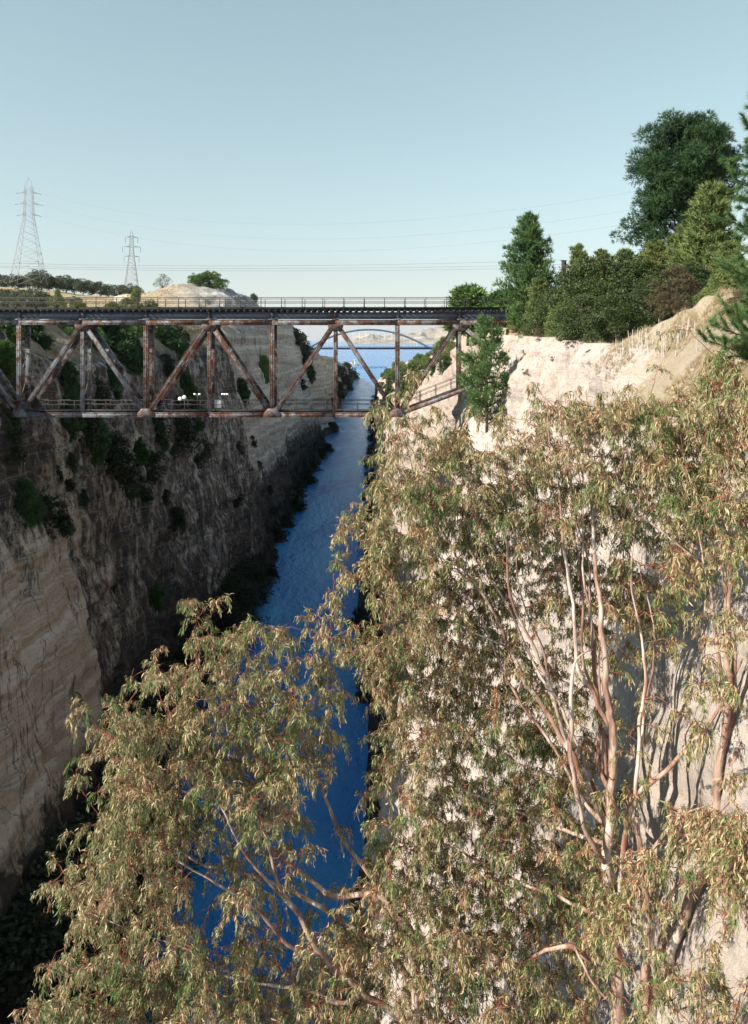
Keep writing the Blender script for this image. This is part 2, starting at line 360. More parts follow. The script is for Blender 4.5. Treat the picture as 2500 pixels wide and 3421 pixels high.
def build_left():
    d = np.concatenate([np.geomspace(30, 420, 640), np.geomspace(424, 1350, 150)])
    nv = 190
    v = np.linspace(0, 1, nv) ** 1.0
    D, V = np.meshgrid(d, v, indexing='ij')
    H = np.maximum(58 + left_rim(D), -1.5)
    Z = -2 + V * (H + 2)
    X0 = (-29.8 + 2.0*(1-sm(85.5, 89.5, D)) + 2.6*sm(140, 190, D)*(1-sm(192, 198, D)) + 2.2*sm(225, 262, D)*(1-sm(264, 270, D))
          + 2.6*sm(315, 384, D)*(1-sm(387, 400, D)) - 5.0*sm(387, 402, D)*(1-sm(430, 474, D)) + 1.5*sm(440,476,D)*(1-sm(478, 490, D)) - 5*sm(478, 500, D) - 3*sm(600,1200,D))
    hs = np.interp(D, [0, 90, 100, 180, 230, 290, 1350], [2, 3, 7, 7, 4, 1.5, 5])
    X = X0 - Z / SLOPE - 1.0 * np.maximum(Z - (H - hs), 0)
    # relief: buttresses, flutes, strata ledges, fine
    amp = sm(-1, 6, Z)
    but = fbm(D/34, Z/90, 3.3, 3, 1) * (0.9 + 1.3*sm(86, 110, D))
    flu = -np.abs(fbm(D/9.5 + Z*0.012, Z/60, 1.7, 4, 5)) * (1.1 + 1.3*sm(86, 100, D))
    zz = Z + 0.05*D + fbm(D/60, Z/40, 0, 2, 9)*0.8
    led = beds(zz, D, 11) * (0.55 + 0.45*vnoise(D/25, Z/18, 0, 15)) + fbm(zz/5.5, D/150, 0, 3, 12)*.5
    fin = fbm(D/2.2, Z/4.0, 0.5, 4, 13) * 0.55
    X = X + amp * (but + flu + led + fin)
    Y = D + amp * fbm(D/6, Z/9, 7.7, 3, 21) * 0.6
    Z = Z + amp * fbm(D/5, Z/5, 2.2, 3, 23) * 0.25 * sm(0, 3, Z)
    # plateau
    q = np.concatenate([[0.4, 0.9], np.geomspace(1.6, 650, 105)])
    Dq, Q = np.meshgrid(d, q, indexing='ij')
    Xr = X[:, -1:]; Zr = Z[:, -1:]; Yr = Y[:, -1:]
    Xp = Xr - Q
    Gz = 58 + left_hill(Xp, Dq)
    Zp = Zr + (Gz - Zr) * sm(0, np.interp(Dq, [0, 250, 290, 380, 420], [36, 36, 15, 15, 36]), Q) + fbm(Xp/9, Dq/9, 0, 5, 31) * 0.8 * sm(0, 6, Q)
    # eroded gullies on the mound's canal side
    er = np.exp(-(((Xp+62)/22)**2 + ((Dq-330)/60)**2))
    Zp -= er * (2.5 + 3*np.abs(fbm(Xp/7, Dq/11, 0, 4, 37)))
    Yp = Yr + (Dq - Dq) + 0*Q
    AX = np.concatenate([X, Xp], 1); AY = np.concatenate([Y, Yp], 1); AZ = np.concatenate([Z, Zp], 1)
    n, m = AX.shape
    verts = np.stack([AX, AY, AZ], -1).reshape(-1, 3)
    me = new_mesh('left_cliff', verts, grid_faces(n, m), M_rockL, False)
    # dark stains, with deep shade painted in at the foot: heavy in the middle stretch, light on the near buttress and the far pale headland
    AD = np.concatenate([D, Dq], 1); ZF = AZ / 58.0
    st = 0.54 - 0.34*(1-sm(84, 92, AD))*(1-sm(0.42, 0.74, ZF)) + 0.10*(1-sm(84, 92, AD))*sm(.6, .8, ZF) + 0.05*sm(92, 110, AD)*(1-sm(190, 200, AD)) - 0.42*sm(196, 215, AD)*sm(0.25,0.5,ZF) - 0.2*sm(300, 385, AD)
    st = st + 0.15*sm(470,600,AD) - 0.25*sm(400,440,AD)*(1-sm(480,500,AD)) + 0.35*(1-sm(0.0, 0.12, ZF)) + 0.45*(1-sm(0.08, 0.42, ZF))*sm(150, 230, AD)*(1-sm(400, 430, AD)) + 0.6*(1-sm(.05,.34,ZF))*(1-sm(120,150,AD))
    set_attr(me, 'stain_shade', st); set_attr(me, 'grey', sm(80, 130, AD)*(1-.5*sm(420, 470, AD)))  # grey weight puts the cool shadow hue into the rock colour
    set_attr(me, 'foot_shade', 1.15*(1-sm(2, np.interp(AD, [60, 120, 180, 380, 420], [26, 18, 12, 16, 6]), AZ)))  # shade at the waterline, painted into the rock colour
    so = np.concatenate([np.zeros_like(X) + 0.5*sm(-hs, -hs+3, Z-H)*(hs > 3), np.ones_like(Xp)], 1)
    so = so - 1.3*np.concatenate([np.zeros_like(X), er], 1)
    set_attr(me, 'soil', so)
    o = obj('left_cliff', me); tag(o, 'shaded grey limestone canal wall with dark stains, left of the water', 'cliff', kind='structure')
    return verts, grid_faces(n, m)

def right_rim(d): return np.interp(d, [4,14,22,24.5,28,45,70,80,130,200,300,450,700,950,1120], [1,1.8,2.1,1.2,-0.5,0.2,0.6,1.4,2.0,-1,-5,-8,-17,-42,-60.5])
def build_right():
    d = np.concatenate([np.geomspace(6, 140, 640), np.geomspace(141, 1120, 170)])
    nv = 200; v = np.linspace(0, 1, nv)
    D, V = np.meshgrid(d, v, indexing='ij')
    H = np.maximum(58 + right_rim(D), -1.5); Z = -2 + V*(H + 2)
    X0 = -5.2 + 0.9*sm(27, 33, D)*(1-sm(56, 62, D)) + 3.4*sm(60, 72, D)*(1-sm(120, 150, D)) + 0.8*sm(150, 200, D) - 1.5*sm(500, 900, D)
    hs = np.interp(D, [6, 22, 27, 31, 60, 70, 130, 160, 300, 600, 1120], [7, 7, 4, 0.8, 0.8, 2, 4, 20, 24, 20, 10])
    run = np.interp(D, [6, 140, 180, 400, 1120], [0.85, 0.9, 1.3, 1.5, 1.5])
    X = X0 + Z/SLOPE + run*np.maximum(Z-(H-hs), 0)
    amp = sm(-1, 6, Z); near = sm(24, 34, D)
    X = X - amp*(fbm(D/30, Z/80, 2.1, 3, 41)*(0.3+1.0*near) - np.abs(fbm(D/3.2, Z/30, 4.0, 4, 43))*(0.15+1.8*near)
                 + fbm((Z-0.03*D)/2.2, D/90, 0, 4, 45)*(0.12+0.2*near) - beds(Z-0.03*D, D*1.6, 46, 1.1)*(0.10+0.28*near) + fbm(D/1.6, Z/2.2, 0.5, 5, 47)*(0.30+0.25*near))
    Y = D + amp*fbm(D/4, Z/7, 7.7, 3, 51)*0.35
    q = np.concatenate([[0.15, 0.35, 0.6], np.geomspace(0.9, 320, 120)])
    Dq, Q = np.meshgrid(d, q, indexing='ij')
    Xr = X[:, -1:]; Zr = Z[:, -1:]; Yr = Y[:, -1:]
    Xp = Xr + Q
    rise = 0.9*sm(0.3, 6, Q)*(1-sm(27, 34, Dq)) + 4.0*sm(8, 60, Q) + 6*sm(150, 260, Dq)*sm(5, 60, Q)
    Zp = Zr + rise + fbm(Xp/3.0, Dq/3.0, 0, 5, 61)*(0.28*sm(0, 2, Q)) + fbm(Xp/11, Dq/11, 0, 3, 63)*0.5*sm(0, 8, Q)
    Zp = Zp + 2.1*np.exp(-((Xp-13.6)/3.0)**2 - ((Dq-29)/4.5)**2)*sm(0, 2, Q) + fbm(Xp/1.1, Dq/1.1, 0, 4, 67)*0.16*(1-sm(30, 40, Dq))
    Yp = Yr + 0*Q
    AX = np.concatenate([X, Xp], 1); AY = np.concatenate([Y, Yp], 1); AZ = np.concatenate([Z, Zp], 1)
    n, m = AX.shape; verts = np.stack([AX, AY, AZ], -1).reshape(-1, 3)
    fc = grid_faces(n, m, True)
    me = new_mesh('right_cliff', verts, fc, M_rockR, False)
    AD = np.concatenate([D, Dq], 1); ZF = AZ/58.0
    set_attr(me, 'stain_shade', 0.28 + 0.30*sm(62, 75, AD) + 0.1*sm(26, 32, AD) + 0.5*(1-sm(0.0, 0.25, ZF)))  # stains, and a last term painting shadow along the foot
    set_attr(me, 'foot_shade', 1.2*(1-sm(4, 22, AZ)))  # shadow of the opposite wall, painted in as a dark band
    so = np.concatenate([0.9*sm(-hs, -hs+2, Z-H)*(hs > 1.5), np.ones_like(Xp)], 1)
    set_attr(me, 'soil', so)
    o = obj('right_cliff', me); tag(o, 'sunlit cream canal wall and bank behind the gum trees on the right', 'cliff', kind='structure')
    return verts, fc

LV, LF = build_left(); RV, RF = build_right()
BL = BVHTree.FromPolygons(LV.tolist(), LF.tolist()); BR = BVHTree.FromPolygons(RV.tolist(), RF.tolist())
def ray(px, py, bvh=None):
    o = Vector((0, 0, CAMZ)); dv = (Vector(P(px, py, 1.0)) - o).normalized()
    best = None
    for b in ([bvh] if bvh else [BL, BR]):
        h = b.ray_cast(o, dv)
        if h[0] is not None and (best is None or h[3] < best[3]): best = (h[0], h[1] if h[1].dot(dv) < 0 else -h[1], h[2], h[3])
    return best
def ground(x, y, bvh):
    h = bvh.ray_cast(Vector((x, y, 300)), Vector((0, 0, -1)))
    return h[0].z if h[0] is not None else None

# ---- water
def build_water():
    m, nt, b = material('canal_water'); g = NT(nt)
    n1 = g.noise(0.55, (1, 0.6, 1), detail=5, rough=0.6); n2 = g.noise(2.6, (1, 0.7, 1), detail=4)
    n3 = g.noise(0.045, (1, 0.35, 1), detail=4, rough=0.6, dist=1.2)
    c = g.mix(g.ramp(n3, [(0.40, 0.0), (0.65, 1.0)]), (0.016, 0.135, 0.44), (0.050, 0.26, 0.55))
    g.l(c, b.inputs['Base Color']); b.inputs['IOR'].default_value = 1.25
    g.l(g.ramp(n3, [(0.4, 0.10), (0.65, 0.22)]), b.inputs['Roughness'])
    b.inputs['Specular IOR Level'].default_value = 0.22
    p = g.bump(n1, 0.8, 0.9, b); g.bump(n2, 0.6, 0.16, b, p)
    xs = np.concatenate([-np.geomspace(41000, 60, 20), np.linspace(-50, 50, 11), np.geomspace(60, 41000, 20)])
    ys = np.concatenate([np.linspace(-300, 1500, 20), np.geomspace(1700, 41000, 20)])
    Xg, Yg = np.meshgrid(xs, ys, indexing='ij')
    me = new_mesh('water', np.stack([Xg, Yg, 0*Xg], -1).reshape(-1, 3), grid_faces(len(xs), len(ys), True), m)
    tag(obj('water', me), 'blue water of the canal opening into the sea', 'water', kind='structure')
build_water()

# ---- far mountains
def build_mountains():
    m, nt, b = material('far_limestone_hills'); g = NT(nt)
    n1 = g.noise(0.004, detail=8, rough=0.65)
    g.l(g.ramp(n1, [(0.35, (0.13, 0.12, 0.08)), (0.5, (0.30, 0.24, 0.18)), (0.65, (0.44, 0.37, 0.30))]), b.inputs['Base Color'])
    b.inputs['Roughness'].default_value = 1.0; b.inputs['Specular IOR Level'].default_value = 0.0
    d0 = 15000.0
    px = np.linspace(1165, 2900, 420)
    prof = np.interp(px, [1165,1178,1190,1205,1225,1245,1262,1275,1300,1330,1365,1385,1410,1440,1500,1700,2900],
                         [0,   2,  16,  14,  18,  27,  22,  17,  22,  25,  24,  30,  44,  52,  60,  64, 70.])
    t = np.linspace(0, 1, 90)
    PX, T = np.meshgrid(px, t, indexing='ij')
    D = d0 - 900 + 3200*T
    X = (PX - VX)/F*D
    hgt = np.interp(PX, px, prof)/F*d0 + 58*(np.interp(PX, px, prof) > 1)
    sh = np.sin(np.clip(T*1.6, 0, 1)*math.pi/2)**0.8 * (1-0.3*sm(0.65, 1, T))
    rid = 1 - np.abs(fbm(X/520, D/700, 0, 5, 71))*0.55
    Z = -3 + (hgt+3)*sh*np.clip(rid, 0.25, 1.1)*1.12 + fbm(X/130, D/160, 0, 4, 73)*16*sh*(hgt > 30)
    me = new_mesh('mountains', np.stack([X, D, Z], -1).reshape(-1, 3), grid_faces(len(px), len(t), True), m)
    tag(obj('mountains', me), 'hazy rocky mountains across the sea', 'mountains', kind='structure')
build_mountains()

# ------------------------------------------------------------------ railway bridge
BD = 75.0; BK = F / BD; TW = 1.85        # distance of the near truss, photo pixels per metre there, truss spacing
def bx(px): return (px - VX) / BK
def bz(py): return CAMZ + (HY - py) / BK
def build_rail_bridge():
    root = empty('railway_bridge', (bx(700), BD + TW/2, bz(1392)))
    tag(root, 'rusty grey steel truss railway bridge spanning the canal', 'bridge')
    O = np.array(root.location)
    def part(name, mb, mat, parent=None):
        o = mb.build(name, mat, None)
        for v in o.data.vertices: v.co -= Vector(O)
        o.parent = parent or root
        return o
    NX = [-147, 65, 277, 489, 700, 910, 1120, 1329, 1536, 1742]
    zt0, zt1 = bz(1084), bz(1070)          # top chord
    zb0, zb1 = bz(1392), bz(1379)          # bottom chord
    top = {1: False}
    xl, xr = bx(-290), bx(1765)
    for side, y in ((0, BD), (1, BD + TW)):
        mid = y
        # top chord: two flanges and a web with a lacing of rivet plates
        for k in range(len(NX)-1):
            a, b = bx(NX[k]), bx(NX[k+1])
            mb = MB().box((a+.004, mid-.16, zt0), (b-.004, mid+.16, zt1))
            mb.box((a+.004, mid-.2, zt1+.003), (b-.004, mid+.2, zt1+.035)).box((a+.004, mid-.2, zt0-.035), (b-.004, mid+.2, zt0-.003))
            part('top_chord', mb, M_steel if k < 3 else M_rusty)
        for k in range(1, 7):
            a, b = bx(NX[k]), bx(NX[k+1])
            mb = MB().box((a+.004, mid-.15, zb0), (b-.004, mid+.15, zb1))
            mb.box((a+.004, mid-.21, zb1+.003), (b-.004, mid+.21, zb1+.035)).box((a+.004, mid-.21, zb0-.035), (b-.004, mid+.21, zb0-.003))
            part('bottom_chord', mb, M_steel if k < 3 else M_rusty)
        # rising end chords
        for (xa, xb) in ((1329, 1742), (65, -147)):
            mb = MB().bar((bx(xa), mid, (zb0+zb1)/2), (bx(xb), mid, bz(1230)), .3, .42)
            part('end_chord', mb, M_rusty)
        # posts: light laced posts at top nodes, heavier at bottom nodes
        for k in range(1, 9):
            x = bx(NX[k]); heavy = k % 2 == 1
            w = .36 if heavy else .22
            zlow = zb1 + .04 if k < 8 else bz(1318)
            if k == 8: zlow = bz(1300)
            mb = MB()
            for sx in (-1, 1): mb.box((x+sx*w/2-.045, mid-.15, zlow), (x+sx*w/2+.045, mid+.15, zt0-.04))
            mb.box((x-w/2+.05, mid-.135, zlow), (x+w/2-.05, mid-.115, zt0-.04))
            mb.box((x-w/2+.05, mid+.115, zlow), (x+w/2-.05, mid+.135, zt0-.04))
            part('post', mb, M_steel if k in (1, 2) else M_rusty)
        # diagonals: from top nodes (even) down to bottom nodes (odd)
        for k in (2, 4, 6, 8):
            for kb in (k-1, k+1):
                if kb > 9: continue
                zlo = (zb0+zb1)/2 + .25
                if kb == 9: zlo = bz(1240)
                a = np.array([bx(NX[k]) + (.35 if kb > k else -.35), mid, bz(1093)]); b = np.array([bx(NX[kb]) + (-.45 if kb > k else .45), mid, zlo + .3])
                wd = .42 if k in (4,) else .33
                mb = MB()
                t = (b-a)/np.linalg.norm(b-a); nrm = np.array([-t[2], 0, t[0]])
                for s_ in (-1, 1): mb.bar(a + nrm*s_*wd/2, b + nrm*s_*wd/2, .30, .07, nrm)
                mb.bar(a - np.array([0, .12, 0]), b - np.array([0, .12, 0]), .025, wd-.05, nrm)
                L = np.linalg.norm(b-a); n = int(L/.55)
                for i in range(n):                                   # lacing on the inner face
                    s_ = 1 if i % 2 else -1
                    p0 = a + t*(L*i/n) + nrm*s_*wd*.45; p1 = a + t*(L*(i+1)/n) - nrm*s_*wd*.45
                    mb.bar(p0 + np.array([0, .13, 0]), p1 + np.array([0, .13, 0]), .02, .06, nrm)
                part('diagonal', mb, M_steel if k == 2 and kb == 3 or (k == 2 and side == 0) else M_rusty)
        a = np.array([bx(-147)-.3, mid, bz(1093)])
        part('diagonal', MB().bar((bx(-147)+.35, mid, bz(1093)), (bx(65)-.45, mid, zb1+.3), .3, .42), M_steel)
        # gusset plates, with rivets on the near side
        for k in range(1, 9):
            x = bx(NX[k]); mb = MB()
            if k % 2 == 0:
                for yy in (mid-.235, mid+.205):
                    prof = [(-.72, bz(1084.5)), (.72, bz(1084.5)), (.72, bz(1092)), (.36, bz(1105)), (-.36, bz(1105)), (-.72, bz(1092))]
                    prism(mb, [(x+p, z) for p, z in prof], yy, yy+.03)
                zc = bz(1094)
            else:
                zz0, zz1 = bz(1393.5), bz(1364)
                for yy in (mid-.245, mid+.215):
                    prof = [(-.85, zz0), (.85, zz0), (.85, bz(1381)), (.4, zz1), (-.4, zz1), (-.85, bz(1381))]
                    prism(mb, [(x+p, z) for p, z in prof], yy, yy+.03)
                zc = bz(1378)
            g = part('gusset_plate', mb, M_steel if k == 1 else M_rusty)
            if side == 0:
                rv = MB()
                for i in range(-4, 5):
                    for j in (-1, 0, 1):
                        cx, cz = x+i*.14, zc+j*.16; rv.box((cx-.022, mid-.262, cz-.022), (cx+.022, mid-.246, cz+.022))
                tag(part('rivet_rows', rv, M_rusty, g), kind='stuff')
        # plate girder standing on the top chord at every node
        g0, g1 = bz(1065), bz(1043)
        for k in range(len(NX)-1):
            a, b = bx(NX[k]), bx(NX[k+1])
            mb = MB().box((a+.003, mid-.02, g0+.03), (b-.003, mid+.02, g1-.03))
            mb.box((a+.003, mid-.17, g0), (b-.003, mid+.17, g0+.028)).box((a+.003, mid-.17, g1-.028), (b-.003, mid+.17, g1))
            part('plate_girder', mb, M_girder)
        for k in range(len(NX)):
            x = bx(NX[k])
            mb = MB().box((x-.13, mid-.15, g0+.03), (x+.13, mid-.022, g1-.03)).box((x-.3, mid-.18, zt1+.037), (x+.3, mid+.18, g0-.003))
            part('girder_stiffener', mb, M_steel)
        # longitudinal deck edge beam above the sleepers
        part('deck_edge_beam', MB().box((xl, mid-.34 if side == 0 else mid+.08, bz(1037)), (xr, mid-.08 if side == 0 else mid+.34, bz(1026))), M_black)
    # sleepers
    tie = MB().box((-.13, -1.62, -.11), (.13, 1.62, .11)).mesh('sleeper', M_black)
    n = int((xr-xl)/.62)
    for i in range(n):
        obj('sleeper', tie, root, Vector((xl+.3+i*.62, BD+TW/2, bz(1043)+.115)) - Vector(O))
    for s_ in (-.5, .5):
        y = BD+TW/2+s_
        part('rail', MB().box((xl, y-.06, bz(1036)+.008), (xr, y+.06, bz(1036)+.03)).box((xl, y-.012, bz(1036)+.03), (xr, y+.012, bz(1036)+.12)).box((xl, y-.035, bz(1036)+.12), (xr, y+.035, bz(1036)+.16)), M_darkiron)
    # upper handrails on both sides
    for y in (BD-.42, BD+TW+.42):
        for z in (bz(995), bz(1009)):
            part('handrail', MB().tube([(xl, y, z), ((xl+xr)/2, y, z), (xr, y, z)], .032, 6), M_darkiron)
        pm = MB().box((-.03, -.03, 0), (.03, .03, bz(994)-bz(1026))).box((-.05, -.05, 0), (.05, .05, .12)).mesh('handrail_post', M_darkiron)
        x = xl
        while x < xr:
            obj('handrail_post', pm, root, Vector((x, y, bz(1026))) - Vector(O)); x += 2.08
    # lower walkway between the trusses
    for k in range(1, 7):
        a, b = bx(NX[k]), bx(NX[k+1])
        for i in range(4): part('walkway_plank', MB().box((a+.01, BD+.25+i*.36, bz(1374)), (b-.01, BD+.25+i*.36+.33, bz(1374)+.05)), M_darkiron)
    for y in (BD+.28, BD+TW-.28):
        for z in (bz(1339), bz(1353)):
            part('walkway_rail', MB().tube([(bx(65), y, z), (bx(1329), y, z)], .026, 6), M_darkiron)
            part('walkway_rail', MB().tube([(bx(1329), y, z), (bx(1650), y, z+bz(1260)-bz(1385))], .026, 6), M_darkiron)
        pm = MB().box((-.028, -.028, 0), (.028, .028, bz(1338)-bz(1374))).mesh('walkway_post', M_darkiron)
        x = bx(65)+.7
        while x < bx(1640):
            z = bz(1374) + max(0, (x-bx(1329))/(bx(1650)-bx(1329)))*(bz(1260)-bz(1385))
            obj('walkway_post', pm, root, Vector((x, y, z)) - Vector(O)); x += 1.6
    part('walkway_ramp', MB().bar((bx(1329)+.1, BD+TW/2, bz(1374)), (bx(1660), BD+TW/2, bz(1250)), 1.3, .06), M_darkiron)
    # cross frames and horizontal bracing between the trusses
    for k in range(1, 9):
        x = bx(NX[k]); z0, z1 = bz(1340), bz(1100)
        mb = MB(); nseg = 3
        for i in range(nseg):
            za, zb_ = z0+(z1-z0)*i/nseg, z0+(z1-z0)*(i+1)/nseg
            mb.bar((x, BD+.17, za), (x, BD+TW-.17, zb_), .05, .07, (1,0,0))
            mb.bar((x, BD+.17, zb_), (x, BD+TW-.17, zb_+.001), .05, .07, (0,0,1))
        part('cross_frame', mb, M_rusty)
    return root
def prism(mb, prof, y0, y1):
    n = len(prof)
    v = [(x, y0, z) for x, z in prof] + [(x, y1, z) for x, z in prof]
    t = [(0, i+1, i) for i in range(1, n-1)] + [(n, n+i, n+i+1) for i in range(1, n-1)]
    q = [(i, (i+1) % n, n+(i+1) % n, n+i) for i in range(n)]
    mb.add(v, q, t)
build_rail_bridge()

# abutment on the right bank: coursed blocks
def build_abutment():
    root = empty('bridge_abutment', (bx(1755), BD+TW/2, bz(1400)))
    tag(root, 'reddish stone abutment half hidden by the pine at the railway bridge end', 'abutment')
    blk = MB().box((-.48, -.3, 0), (.48, .3, .44)).mesh('stone', M_stone)
    z = 0.0; r = 0
    while z < bz(1086)-bz(1400)-.5:
        for i in range(3):
            for y in (-1.6, 1.6):
                obj('stone', blk, root, (-1+i*1.0+(.25 if r % 2 else 0), y+.02*((i+r) % 3), z))
            if i == 0:
                for j in range(3): obj('stone', blk, root, (-1.32+(.05 if r % 2 else 0), -.85+j*.85, z), math.pi/2)
        z += .46; r += 1
    obj('core', MB().box((-1.1, -1.25, 0), (1.5, 1.25, z-.05)).mesh('core', M_stone), root)
build_abutment()

# lamps and box on the lower walkway
def walkway_fittings():
    for i, (px, py, lab) in enumerate(((599, 1335, 'left one of two round white signal discs above the bridge walkway'), (613, 1330, 'right one of two round white signal discs above the bridge walkway'))):
        r = empty('signal_disc', (bx(px), BD+.28+.1, bz(1374)+.05)); tag(r, lab, 'signal disc', 'white discs on the bridge walkway')
        z = bz(py)-bz(1374)
        MB().tube([(0,0,0),(0,0,z)], .025, 6).build('pole', M_darkiron, r)
        disc = MB(); pr = [(.0,-.05),(.2,-.05),(.22,0),(.2,.05),(.0,.05)]
        a = np.linspace(0, 2*math.pi, 21)[:-1]
        vs = [(rr*math.cos(t), yy, z+rr*math.sin(t)) for rr, yy in ((.001,-.06),(.19,-.06),(.215,0),(.19,.06),(.001,.06)) for t in a]
        q = [(k*20+i_, k*20+(i_+1) % 20, (k+1)*20+(i_+1) % 20, (k+1)*20+i_) for k in range(4) for i_ in range(20)]
        disc.add(vs, q).build('disc', M_white, r, True)
    for px, n_, lab in ((657, 2, 'twin floodlight on a short pole by the signal discs on the bridge walkway'), (750, 3, 'triple floodlight on a short pole right of the white box on the bridge walkway')):
        r = empty('floodlight', (bx(px), BD+.38, bz(1374)+.05)); tag(r, lab, 'floodlight', 'floodlights on the bridge walkway')
        z = bz(1322)-bz(1374)
        MB().tube([(0,0,0),(0,0,z)], .03, 6).build('pole', M_darkiron, r)
        MB().bar((-.28,0,z),(.28,0,z), .05,.05).build('arm', M_white, r)
        for k in range(n_):
            x = -.24+.48*k/(n_-1)
            MB().box((x-.1,-.1,z+.03),(x+.1,.08,z+.15)).box((x-.12,-.12,z+.01),(x+.12,-.1,z+.17)).build('lamp_head', M_white, r)
    r = empty('control_box', (bx(726), BD+.42, bz(1374)+.05)); tag(r, 'pale metal control box on the bridge walkway between the floodlights', 'box')
    MB().box((-.32,-.14,.25),(.32,.14,1.0)).box((-.35,-.17,1.003),(.35,.17,1.04)).build('cabinet', M_white, r)
    MB().box((-.28,-.1,0),(-.2,.1,.247)).box((.2,-.1,0),(.28,.1,.247)).build('stand', M_darkiron, r)
    MB().box((.2,-.165,.55),(.24,-.143,.7)).build('handle', M_darkiron, r)
walkway_fittings()

# ------------------------------------------------------------------ arch bridge far down the canal
def build_arch_bridge():
    d = 640.0; k = F/d
    X = lambda px: (px-VX)/k
    Z = lambda py: CAMZ+(HY-py)/k
    root = empty('arch_bridge', (X(1232), d, Z(1168))); tag(root, 'distant blue steel arch bridge with hangers crossing the canal mouth', 'bridge')
    O = np.array(root.location)
    xa, xb, za, zt = X(1030), X(1436), Z(1163), Z(1101)
    def arch(x): t = (x-xa)/(xb-xa)*2-1; return za+(zt-za)*(1-t*t)
    for y in (0, 9.0):
        xs = np.linspace(xa, xb, 41)
        MB().tube([(x-O[0], y, arch(x)-O[2]) for x in xs], .75, 6).build('arch_rib', M_blue, root, True)
        for x in np.linspace(xa, xb, 20)[1:-1]:
            MB().tube([(x-O[0], y, za-O[2]+.2), (x-O[0], y, arch(x)-O[2])], .06, 4).build('hanger', M_white, root)
        MB().box((xa-O[0]-8, y-.25, Z(1164)-O[2]), (xb-O[0]+8, y+.25, Z(1160.5)-O[2])).build('edge_girder', M_bluedeck, root)
        MB().box((xa-O[0]-8, y-.1, Z(1158.7)-O[2]), (xb-O[0]+8, y+.1, Z(1158)-O[2])).build('parapet_rail', M_bluedeck, root)
        for x in np.arange(xa-8, xb+8, 2.6): MB().box((x-O[0]-.12, y-.1, Z(1160.5)-O[2]), (x-O[0]+.12, y+.1, Z(1158.8)-O[2])).build('parapet_post', M_bluedeck, root)
    MB().box((xa-O[0]-8, .26, Z(1167.5)-O[2]), (xb-O[0]+8, 8.74, Z(1163)-O[2])).build('deck', M_bluedeck, root)
    for t in np.linspace(.2, .8, 7):
        x = xa+(xb-xa)*t; MB().bar((x-O[0], 0, arch(x)-O[2]), (x-O[0], 9, arch(x)-O[2]), .5, .5).build('wind_brace', M_blue, root)
build_arch_bridge()

# ------------------------------------------------------------------ canal mouth: low bridge, beacon, hut
def build_mouth():
    d = F*58/(1229-HY); k = F/d; X = lambda px: (px-VX)/k
    r = empty('low_bridge', (X(1232), d, 0)); tag(r, 'low dark bridge lying on the water at the canal mouth', 'bridge')
    MB().box((X(1186)-r.location.x, -2, 1.2), (X(1292)-r.location.x, 2, 2.0)).build('deck', M_bluedeck, r)
    for x in np.linspace(X(1190), X(1290), 7): MB().box((x-r.location.x-.8, -1.6, -1), (x-r.location.x+.8, 1.6, 1.197)).build('pontoon', M_bluedeck, r)
    for y in (-1.9, 1.9): MB().bar((X(1186)-r.location.x, y, 3.1), (X(1292)-r.location.x, y, 3.1), .18, .18).build('handrail', M_bluedeck, r)
    d2 = 1750.; k2 = F/d2; X2 = lambda px: (px-VX)/k2; Z2 = lambda py: CAMZ+(HY-py)/k2
    r = empty('quay', (X2(1180), d2, 0)); tag(r, 'small concrete quay at the canal mouth under the white beacon', 'quay')
    MB().box((-12, -6, -1), (14, 6, 2.2)).box((-14, -7, -1), (16, 7, .9)).build('quay_block', M_concrete, r)
    r = empty('beacon', (X2(1186), d2, 2.2)); tag(r, 'slim white harbour beacon at the canal mouth', 'beacon')
    h = Z2(1200)-2.2
    MB().tube([(0,0,0),(0,0,1.2),(0,0,1.21),(0,0,h*.8),(0,0,h*.8+.01),(0,0,h*.86)], [1.9,1.8,1.2,1.0,1.6,1.6], 10).build('tower', M_white, r)
    MB().tube([(0,0,h*.86),(0,0,h*.96),(0,0,h)], [.8,.8,.05], 8).build('lantern', M_white, r)
    r = empty('quay_hut', (X2(1176), d2+1, 2.2)); tag(r, 'small white hut with red roof beside the harbour beacon', 'hut')
    MB().box((-4.5,-2.5,0),(4.5,2.5,4.5)).build('wall', M_white, r)
    prism_ = MB(); prism(prism_, [(-5,4.503),(5,4.503),(0,6.6)], -3, 3); prism_.build('roof', M_roof, r)
    MB().box((-.7,-2.56,0),(.7,-2.503,2.6)).build('door', M_bluedeck, r)
build_mouth()

